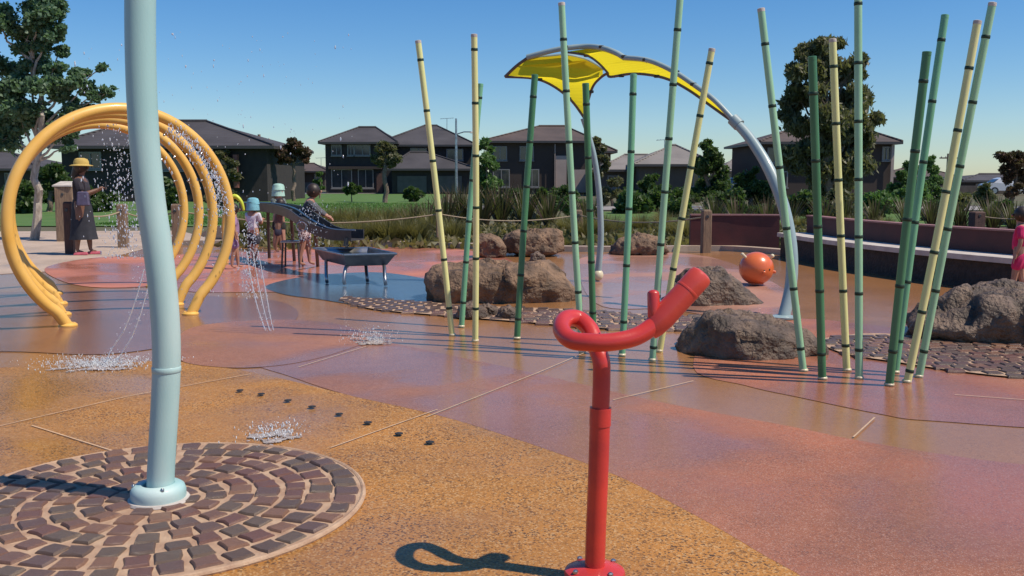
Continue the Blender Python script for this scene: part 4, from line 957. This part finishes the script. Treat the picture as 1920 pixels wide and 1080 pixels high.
# bushes
bushes = [(1185, 372, 40, 40, L_DK, 'dark hedge shrub below the pale grey roofed house, left part'), (1255, 362, 40, 42, L_DK, 'dark hedge shrub below the pale grey roofed house, right part'), (1365, 365, 40, 41, L_DK, 'dark shrub joining the dense green tree and the conifer'), (1440, 396, 34, 38, L_DK, 'dark shrub between the conifer and the canopy front leg'), (1300, 405, 30, 33, L_OL, 'olive shrub behind the tan post at its left'),
          (1545, 398, 34, 34, L_DK, 'dark shrub low in front of the gum tree trunk'), (1620, 398, 34, 33, L_OL, 'olive shrub low at the right of the gum tree trunk'), (1760, 392, 34, 33, L_DK, 'dark shrub behind the bench between the right bamboo poles'), (1000, 396, 34, 32, L_OL, 'olive shrub behind the flax above the long low boulder'), (1055, 366, 30, 44, L_DK, 'dark shrub below the pale render panel'), (1515, 372, 34, 30, L_DK, 'dark shrub under the gum tree left of its trunk'), (1575, 375, 34, 34, L_OL, 'olive shrub right below the gum tree'), (1640, 378, 30, 36, L_GR, 'green shrub below the right house corner'),
          (1680, 372, 34, 40, L_GR, 'broad green shrub left of the dark bamboo in the right cluster'), (1480, 385, 26, 34, L_OL, 'shrub with bronze tips behind the canopy front leg'), (1270, 388, 30, 36, L_DK, 'dark shrub at the road edge left of the dense green tree'),
          (1020, 372, 34, 36, L_DK, 'dark hedge shrub in front of the second dark house'), (960, 372, 30, 38, L_DK, 'dark hedge shrub right of the columnar tree'), (1070, 378, 22, 34, L_GR, 'green shrub beside the pale rendered wall'),
          (660, 352, 14, 60, L_DK, 'tiny dark shrub on the lawn at the first dark house'), (1790, 372, 26, 36, L_OL, 'shrub behind the right bamboo cluster low down'), (1880, 392, 26, 30, L_DK, 'dark shrub behind the dark post at right'),
          (775, 360, 18, 60, L_DK, 'dark shrub before the garage of the first dark house'), (1350, 398, 24, 28, L_DK, 'dark shrub behind the tan post near the orange ball'), (1100, 398, 26, 27, L_OL, 'olive shrub on the lawn edge behind the bamboo'),
          (40, 362, 40, 40, L_DK, 'dark shrub at the far left behind the front hoop'), (180, 366, 40, 42, L_DK, 'dark shrub behind the adult in the yellow hat'), (300, 362, 40, 44, L_DK, 'dark shrub behind the blue pole'), (420, 366, 28, 46, L_OL, 'olive shrub beyond the hoops right side'), (1420, 405, 26, 25, L_DK, 'dark low shrub left of the maroon bench wall')]
for i, (x, y, rp, Y, lm, lab) in enumerate(bushes):
    g = P(x, y, Y); pxr = rp
    pxtree('shrub', lab, x, Y, [(x, y, rp * .62), (x - rp * .55, y + rp * .25, rp * .5), (x + rp * .55, y + rp * .2, rp * .5), (x, y + rp * .5, rp * .6)], lm, BARK, 7000, .045 + Y * .0018, 90 + i, tr=.04, cat='shrub', group='shrubs beyond the garden', sub=6)

def blades(n, h, spread, wd, seed, droop=.6):
    r = random.Random(seed); mb = MB()
    for _ in range(n):
        a_ = r.uniform(0, 6.28); l = h * r.uniform(.6, 1.1); d = Vector((math.cos(a_), math.sin(a_), 0)); s_ = Vector((-d.y, d.x, 0)) * wd * r.uniform(.7, 1.2)
        b_ = d * spread * r.uniform(0, .3); tilt = r.uniform(.1, .75); pts = []
        for k in range(5):
            t_ = k / 4; pts.append(b_ + d * l * tilt * (t_ * .6 + t_ * t_ * droop) + Vector((0, 0, l * (t_ - tilt * droop * .5 * t_ * t_))))
        vs = []
        for k, p in enumerate(pts):
            w_ = (1, 1.1, .9, .55, .06)[k]; vs += [p - s_ * w_, p + s_ * w_]
        mb.add(vs, [(2 * k, 2 * k + 1, 2 * k + 3, 2 * k + 2) for k in range(4)])
    return mb.mesh('blades', (0, 0, 0), False)
FL = [blades(90, 1.05, .35, .018, i, .35) for i in range(3)]; GRS = [blades(420, .62, .45, .0055, 10 + i, .8) for i in range(4)]
for m_ in FL: m_.materials.append(L_FLAX)
for m_ in GRS: m_.materials.append(L_BLADE)
def plant(name, me, px, py, s_, lab, cat, group):
    g = G(px, py); o = solo(name, me, None, (g.x, g.y, -.01), lab, cat, group); o.scale = (s_,) * 3; o.rotation_euler = (0, 0, px * .7)
    return o
fl = [(838, 432, 1.15, 'behind the leftmost yellow bamboo pole'), (868, 428, 1.3, 'between the two leftmost yellow bamboo poles'), (905, 430, 1.25, 'behind the upright yellow bamboo pole'), (940, 428, 1.3, 'above the small round boulder'), (985, 428, 1.25, 'behind the short dark green bamboo pole at left'), (1030, 430, 1.1, 'above the right end of the long low boulder'),
      (1382, 440, 1.0, 'left of the orange ball behind the low wall'), (1440, 438, 1.0, 'above the orange ball behind the low wall'), (1545, 428, .9, 'behind the bench under the gum tree'), (1745, 428, .9, 'behind the bench beside the right bamboo cluster'), (1800, 434, 1.0, 'behind the bench left of the dark post'), (1860, 436, 1.0, 'behind the bench right of the dark post'), (775, 440, .8, 'left of the timber post beside the grasses')]
fl += [(1585, 426, .95, 'behind the bench left of the yellow bamboo pole'), (1640, 428, .9, 'behind the bench right of the tallest bamboo pole'), (1700, 430, .95, 'behind the bench under the broad green shrub'), (1900, 440, .9, 'behind the girl at the right edge'), (1480, 430, .9, 'at the left end of the bench wall'), (1100, 434, 1.0, 'between the middle post and the canopy rear leg'), (1340, 436, 1.0, 'right behind the tan post near the ball'), (800, 436, .9, 'left of the post beside the leftmost yellow pole')]
for i, (x, y, s_, w_) in enumerate(fl): plant('flax_plant', FL[i % 3], x, y, s_, 'bronze strappy flax plant ' + w_, 'plant', 'flax plants in the garden')
gr = [(672, 458, 1.0, 'grass tuft right of the chute end'), (700, 456, 1.1, 'grass tuft behind the low tray, left one'), (728, 457, 1.15, 'grass tuft behind the low tray, right one'), (758, 456, 1.1, 'grass tuft left of the reddish gap'), (786, 457, 1.0, 'grass tuft just left of the timber post by the yellow pole'), (850, 455, 1.1, 'grass tuft below the flax between yellow poles'), (880, 452, .9, 'grass tuft left of the small round boulder'),
      (645, 452, .9, 'grass tuft behind the chute spout'), (1095, 452, 1.1, 'grass tuft right of the long low boulder'), (1125, 450, 1.15, 'grass tuft left of the dark slab'), (1150, 444, 1.0, 'grass tuft behind the dark slab at its left'), (1200, 438, 1.0, 'grass tuft behind the middle of the dark slab'), (1262, 450, 1.15, 'grass tuft right of the dark slab'), (1290, 455, 1.1, 'grass tuft left of the tan post near the ball'), (1350, 450, 1.1, 'grass tuft right of the tan post near the ball'), (1240, 430, 1.0, 'grass tuft on the far side of the garden bed in the middle'), (1060, 440, 1.0, 'grass tuft left of the post near the canopy rear leg'),
      (1500, 432, .8, 'grass tuft at the left end of the bench wall'), (1600, 432, .8, 'grass tuft behind the bench below the gum tree'), (1660, 434, .8, 'grass tuft behind the bench centre'), (600, 448, .9, 'grass tuft behind the leaning child'), (1310, 436, .9, 'grass tuft beyond the tan post')]
gr += [(x_, y_, sc_, 'grass tuft in the bed, back row, ' + w_) for x_, y_, sc_, w_ in [(612, 438, 1.25, 'right above the leaning child'), (640, 436, 1.3, 'above the chute spout'), (668, 438, 1.3, 'above the left edge of the low tray'), (696, 436, 1.35, 'above the middle of the low tray'), (724, 438, 1.3, 'above the right edge of the low tray'), (752, 436, 1.35, 'right of the low tray'), (780, 438, 1.3, 'left of the post by the yellow pole'), (806, 442, 1.2, 'touching the post by the yellow pole'), (490, 446, 1.1, 'behind the child in the blue hat'), (450, 446, 1.1, 'behind the lime spray arm')]]
for i, (x, y, s_, lab) in enumerate(gr): plant('grass_tuft', GRS[i % 4], x, y, s_, 'olive ' + lab, 'grass tuft', 'grass tufts in the garden')
# lawn blades: one mass
r = np.random.RandomState(5); n = 16000
q = np.stack([r.uniform(-13, -3, n), 30 + 26 * r.uniform(0, 1, n) ** 1.6, np.full(n, .0)], 1)
lm_ = leaves('lawn_blades', q, .045, 5, 1.6, -.9)
solo('grass_blades', lm_, leafmat('grass_blade', (.07, .155, .03), (.10, .19, .04)), (0, 0, 0), None, None, kind='stuff')
# leaf litter / low ground cover in the bed
n = 9000; q = np.stack([r.uniform(-6, 9, n), r.uniform(19.2, 27, n), r.uniform(0, .16, n)], 1)
solo('ground_cover', leaves('ground_cover', q, .10, 8, 2.2, -.4), L_BLADE, (0, 0, 0), None, None, kind='stuff')

# ------------------------------------------------------------------ houses
def house(lab, Y, blocks, wallm, roofm, name='house', group='houses beyond the park'):
    x0 = P(blocks[0][0], 360, Y).x; o = thing(name, (x0, Y, 0), lab, 'house', group)
    for (pl, pr, dy, dep, eave, ridge, rl, rrx, wins, *rest) in blocks:
        Yf = Y + dy; a_, b_ = P(pl, eave, Yf), P(pr, eave, Yf); ez = a_.z; Yr_ = Yf + dep / 2
        rz = P(rl, ridge, Yr_).z; rx0, rx1 = P(rl, ridge, Yr_).x, P(rrx, ridge, Yr_).x; oh = .55
        wm = rest[0] if rest else wallm
        part('wall', MB().box(((a_.x + b_.x) / 2, Yf + dep / 2, ez / 2 - .05), (b_.x - a_.x - 2 * oh, dep - 2 * oh, ez + .08)), wm, o, smooth=False)
        e = [(a_.x, Yf, ez), (b_.x, Yf, ez), (b_.x, Yf + dep, ez), (a_.x, Yf + dep, ez)]
        mb = MB().add([(x, y, z + .10) for x, y, z in e] + [(rx0, Yr_, rz), (rx1, Yr_, rz)], [(0, 1, 5, 4), (1, 2, 5), (2, 3, 4, 5), (3, 0, 4), (3, 2, 1, 0)])
        rf = part('roof', mb, roofm, o, smooth=False)
        part('gutter', MB().box(((a_.x + b_.x) / 2, Yf + dep / 2, ez + .0), (b_.x - a_.x + .1, dep + .1, .18)), TRIMD, rf, smooth=False)
        part('ridge_capping', MB().tube([(rx0, Yr_, rz + .04), (rx1, Yr_, rz + .04)], .11, 6).tube([(rx0, Yr_, rz + .02), (a_.x, Yf, ez + .14)], .09, 6).tube([(rx1, Yr_, rz + .02), (b_.x, Yf, ez + .14)], .09, 6), roofm, rf)
        for (wl, wr_, wt, wb) in wins:
            A_, B2 = P(wl, wt, Yf + oh), P(wr_, wb, Yf + oh); cx_, cz_ = (A_.x + B2.x) / 2, (A_.z + B2.z) / 2; ww, wh = B2.x - A_.x, A_.z - B2.z
            f_ = MB(); t_ = .09
            for (ddx, ddz, sx, sz) in ((0, wh / 2, ww + t_, t_), (0, -wh / 2, ww + t_, t_), (-ww / 2, 0, t_, wh - t_), (ww / 2, 0, t_, wh - t_), (0, 0, t_ * .8, wh - t_)):
                f_.box((cx_ + ddx, Yf + oh - .04, cz_ + ddz), (sx, .12, sz))
            wn = part('window', f_, TRIMW, o, smooth=False)
            part('pane', MB().box((cx_, Yf + oh - .012, cz_), (ww, .03, wh)), GLASS, wn, smooth=False)
            part('sill', MB().box((cx_, Yf + oh - .10, cz_ - wh / 2 - .10), (ww + .2, .2, .08)), TRIMW, wn, smooth=False)
    return o
TRIMD = mat('dark_gutter', (.06, .055, .055), .5)
def extra(o, name, pl, pr, pt, pb, Y, m, th=.08):
    A_, B2 = P(pl, pt, Y), P(pr, pb, Y)
    return part(name, MB().box(((A_.x + B2.x) / 2, Y, (A_.z + B2.z) / 2), (B2.x - A_.x, th, A_.z - B2.z)), m, o, smooth=False)
h = house('dark two storey house with twin hipped roof left of centre', 95, [(597, 745, 0, 11, 268, 239, 672, 705, [(622, 640, 272, 291), (652, 664, 272, 291), (665, 694, 272, 291), (622, 660, 318, 352), (672, 700, 318, 352)]),
    (700, 893, 1.2, 13, 273, 236, 795, 820, [(770, 800, 278, 292), (838, 868, 280, 300)]), (722, 893, -5, 7.0, 318, 286, 768, 800, [])], WALLD, ROOFD)
extra(h, 'garage_door', 745, 800, 330, 361, 90.5, mat('garage_door_grey', (.10, .095, .09), .7, (.08, .075, .07), 2)); extra(h, 'garage_door', 812, 866, 330, 361, 90.5, MATS['garage_door_grey'])
extra(h, 'balcony_band', 616, 716, 312, 317, 95.3, WALLB, .4); extra(h, 'front_door', 706, 718, 325, 361, 95.45, WOODD)
h = house('dark brown two storey house behind the left half of the canopy', 90, [(905, 1120, 0, 13, 266, 237, 1010, 1060, [(925, 950, 275, 300), (975, 1000, 275, 300), (925, 955, 318, 350), (985, 1010, 318, 350)]),
    (1080, 1157, 3, 9, 285, 262, 1100, 1110, [(1120, 1132, 290, 312)])], WALLB, ROOFB)
extra(h, 'render_panel', 1042, 1062, 292, 352, 90.42, WALLW, .3); extra(h, 'down_pipe', 1040, 1041, 270, 362, 90.2, WALLW, .08); extra(h, 'garage_door', 1066, 1100, 318, 361, 90.45, WALLW)
house('single storey house with pale grey hipped roof right of centre', 80, [(1120, 1300, 0, 13, 320, 291, 1170, 1215, [(1140, 1160, 330, 352)]), (1188, 1345, -3, 14, 310, 273, 1258, 1268, [(1290, 1310, 320, 350)])], WALLG, ROOFG)
h = house('brown two storey house behind the gum tree', 72, [(1425, 1692, 0, 12, 268, 236, 1500, 1600, [(1440, 1465, 278, 305), (1655, 1668, 276, 300), (1445, 1475, 322, 350)])], WALLB, ROOFB)
extra(h, 'down_pipe', 1672, 1674, 272, 350, 72.3, WALLW, .08)
h = house('long dark two storey house behind the yellow hoops', 60, [(90, 512, 0, 12, 276, 228, 250, 388, [(150, 190, 286, 316), (300, 345, 288, 318), (400, 425, 290, 318)])], WALLD, ROOFD)
extra(h, 'brick_pier', 438, 448, 290, 352, 60.3, mat('red_brick', (.26, .10, .08), .85, (.2, .08, .06), 6), .4)
house('low distant house with brown roof between the hoops and the dark house', 120, [(488, 560, 0, 10, 318, 303, 510, 535, []), (545, 615, 3, 10, 322, 307, 570, 590, [(590, 600, 326, 336)])], WALLB, ROOFB)
house('small distant house with pale walls right of the dense tree', 130, [(1350, 1425, 0, 10, 322, 300, 1372, 1400, [(1365, 1380, 326, 338)])], WALLW, ROOFG)
house('low dark roofed house at the far right', 95, [(1805, 1912, 0, 12, 340, 327, 1835, 1880, [(1830, 1845, 345, 357), (1860, 1875, 345, 357)])], WALLD, ROOFD)
house('low distant house at the far left edge', 85, [(-90, 75, 0, 12, 318, 285, -30, 20, [(10, 30, 325, 345)])], WALLB, ROOFD)
house('distant house low between the right house and the bamboo cluster', 140, [(1640, 1800, 0, 12, 333, 316, 1690, 1740, [])], WALLB, ROOFB)
# fences between the houses
def fence(x0, x1, py, Y, lab, m):
    a_, b_ = P(x0, py, Y), P(x1, py, Y); o = thing('fence', (a_.x, Y, 0), lab, 'fence'); n = max(2, int((b_.x - a_.x) / 2.4)); wd = (b_.x - a_.x) / n
    for k in range(n):
        part('panel', MB().box((a_.x + (k + .5) * wd, Y, a_.z / 2), (wd - .12, .05, a_.z)), m, o, smooth=False)
        part('post', MB().box((a_.x + k * wd, Y, a_.z / 2 + .04), (.11, .11, a_.z + .08)), WOODD, o, smooth=False)
FEN = mat('fence_paint', (.12, .10, .085), .8, (.09, .075, .065), 3)
fence(500, 598, 342, 100, 'brown boundary fence left of the dark two storey house', FEN)
fence(1690, 1900, 348, 88, 'brown boundary fence behind the right bamboo cluster', FEN)
# street light, power poles, antennas
def slamp(px, pt, Y, lab):
    g = P(px, 362, Y); tz = P(px, pt, Y).z; o = thing('street_light', (g.x, Y, 0), lab, 'street light')
    part('pole', MB().tube([(g.x, Y, 0), (g.x, Y, tz)], [.10, .06], 12), STEEL, o)
    part('arm', MB().tube([(g.x, Y, tz - 1.0), (g.x + .5, Y, tz - .85), (g.x + 1.0, Y, tz - .85)], .035, 8), STEEL, o)
    part('lamp_head', MB().box((g.x + 1.15, Y, tz - .88), (.55, .22, .10), 0, .8, .02), WCONC, o)
slamp(856, 222, 62, 'tall grey street light in front of the dark two storey house')
def ppole(px, pt, Y, lab):
    g = P(px, 362, Y); tz = P(px, pt, Y).z; o = thing('power_pole', (g.x, Y, 0), lab, 'power pole', 'power poles')
    part('pole', MB().tube([(g.x, Y, 0), (g.x, Y, tz)], [.16, .11], 10), WOOD, o)
    part('crossarm', MB().box((g.x, Y - .14, tz - .5), (2.0, .12, .14)), WOODD, o)
    for s_ in (-.8, -.3, .3, .8): part('insulator', MB().lathe((g.x + s_, Y - .14, tz - .43), [(.05, 0), (.07, .05), (.04, .14)], 8), WCONC, o)
ppole(489, 252, 75, 'power pole right of the dark house behind the hoops'); ppole(1774, 288, 110, 'distant power pole behind the right bamboo cluster')
def antenna(px, pb, pt, Y, lab):
    a_, b_ = P(px, pb, Y), P(px, pt, Y); o = thing('antenna', tuple(a_), lab, 'antenna', 'roof antennas')
    part('mast', MB().tube([a_, b_], .03, 6), STEEL, o); part('boom', MB().tube([b_ + Vector((-.7, 0, -.05)), b_ + Vector((.7, 0, .05))], .02, 6), STEEL, o)
    for k in range(6): part('element', MB().tube([b_ + Vector((-.6 + .24 * k, -.4, 0)), b_ + Vector((-.6 + .24 * k, .4, 0))], .012, 5), STEEL, o)
antenna(838, 250, 222, 101, 'television antenna on the roof of the twin hipped house'); antenna(602, 322, 296, 125, 'television antenna on the low distant house'); antenna(1246, 285, 262, 84, 'small antenna on the pale grey roof')

# ------------------------------------------------------------------ cars
def car(px, Y, face, paint, lab, van=False):
    g = P(px, 400, Y); o = thing('parked_car', (g.x, Y, 0), lab, 'car', 'cars parked along the road'); o.rotation_euler = (0, 0, 0)
    cf, sf = math.cos(face), math.sin(face)
    def T(l): return [(g.x + x * cf - y * sf, Y + x * sf + y * cf, z) for x, y, z in l]
    hgt = 1.95 if van else 1.5
    prof = [(-2.15, .35), (-2.2, .75), (-2.05, 1.0), (-1.6, hgt - .12), (-1.2, hgt), (.6, hgt), (.95, hgt - .1), (1.4, 1.05), (2.05, .92), (2.2, .7), (2.2, .35)]
    n = len(prof); mb = MB(); vs = []
    for y, k in ((-.88, 0), (.88, 0)):
        vs += [(x, y * (.86 if z > 1.1 else 1), z) for x, z in prof]
    mb.add(T(vs), [tuple(range(n)), tuple(range(n, 2 * n))] + [(i, (i + 1) % n, (i + 1) % n + n, i + n) for i in range(n)])
    part('body', mb, paint, o, smooth=False)
    for s_ in (-1, 1):
        y = s_ * .80
        part('side_window', MB().add(T([(-1.5, y, 1.08), (1.15, y, 1.08), (.78, y * .97, hgt - .14), (-1.2, y * .97, hgt - .14), (-1.5, y + s_ * .03, 1.08), (1.15, y + s_ * .03, 1.08), (.78, y * .97 + s_ * .03, hgt - .14), (-1.2, y * .97 + s_ * .03, hgt - .14)]), [(0, 1, 2, 3), (4, 5, 6, 7), (0, 1, 5, 4), (1, 2, 6, 5), (2, 3, 7, 6), (3, 0, 4, 7)]), GLASS, o, smooth=False)
        part('headlight', MB().add(T([(2.16, s_ * .8, .75), (2.16, s_ * .5, .75), (2.10, s_ * .5, .90), (2.10, s_ * .8, .90), (2.22, s_ * .8, .75), (2.22, s_ * .5, .75), (2.13, s_ * .5, .90), (2.13, s_ * .8, .90)]), [(0, 1, 2, 3), (4, 5, 6, 7), (0, 1, 5, 4), (1, 2, 6, 5), (2, 3, 7, 6), (3, 0, 4, 7)]), WCONC, o, smooth=False)
        for x in (-1.35, 1.35):
            c = T([(x, s_ * .80, .33)])[0]; w_ = part('wheel', MB().lathe(c, [(.33, -.1), (.33, .1)], 18, axis=(-sf, cf, 0)), BLACK, o)
            part('rim', MB().lathe(c, [(.20, -.115), (.20, .115)], 14, axis=(-sf, cf, 0)), STEEL, w_)
    part('windscreen', MB().add(T([(1.0, -.66, hgt - .16), (1.0, .66, hgt - .16), (1.43, .74, 1.08), (1.43, -.74, 1.08), (1.03, -.66, hgt - .14), (1.03, .66, hgt - .14), (1.46, .74, 1.10), (1.46, -.74, 1.10)]), [(0, 1, 2, 3), (4, 5, 6, 7), (0, 1, 5, 4), (1, 2, 6, 5), (2, 3, 7, 6), (3, 0, 4, 7)]), GLASS, o, smooth=False)
WHT = mat('white_car_paint', (.70, .70, .70), .25, coat=.6); SIL = mat('silver_car_paint', (.42, .43, .45), .3, coat=.6, metal=.3)
car(1437, 84, R(-78), WHT, 'white van parked facing the park near the canopy front leg', True)
car(1885, 86, R(174), WHT, 'white car on the road at the right edge behind the dark post')
car(1385, 82, R(170), SIL, 'silver car half hidden by the dark conifer')
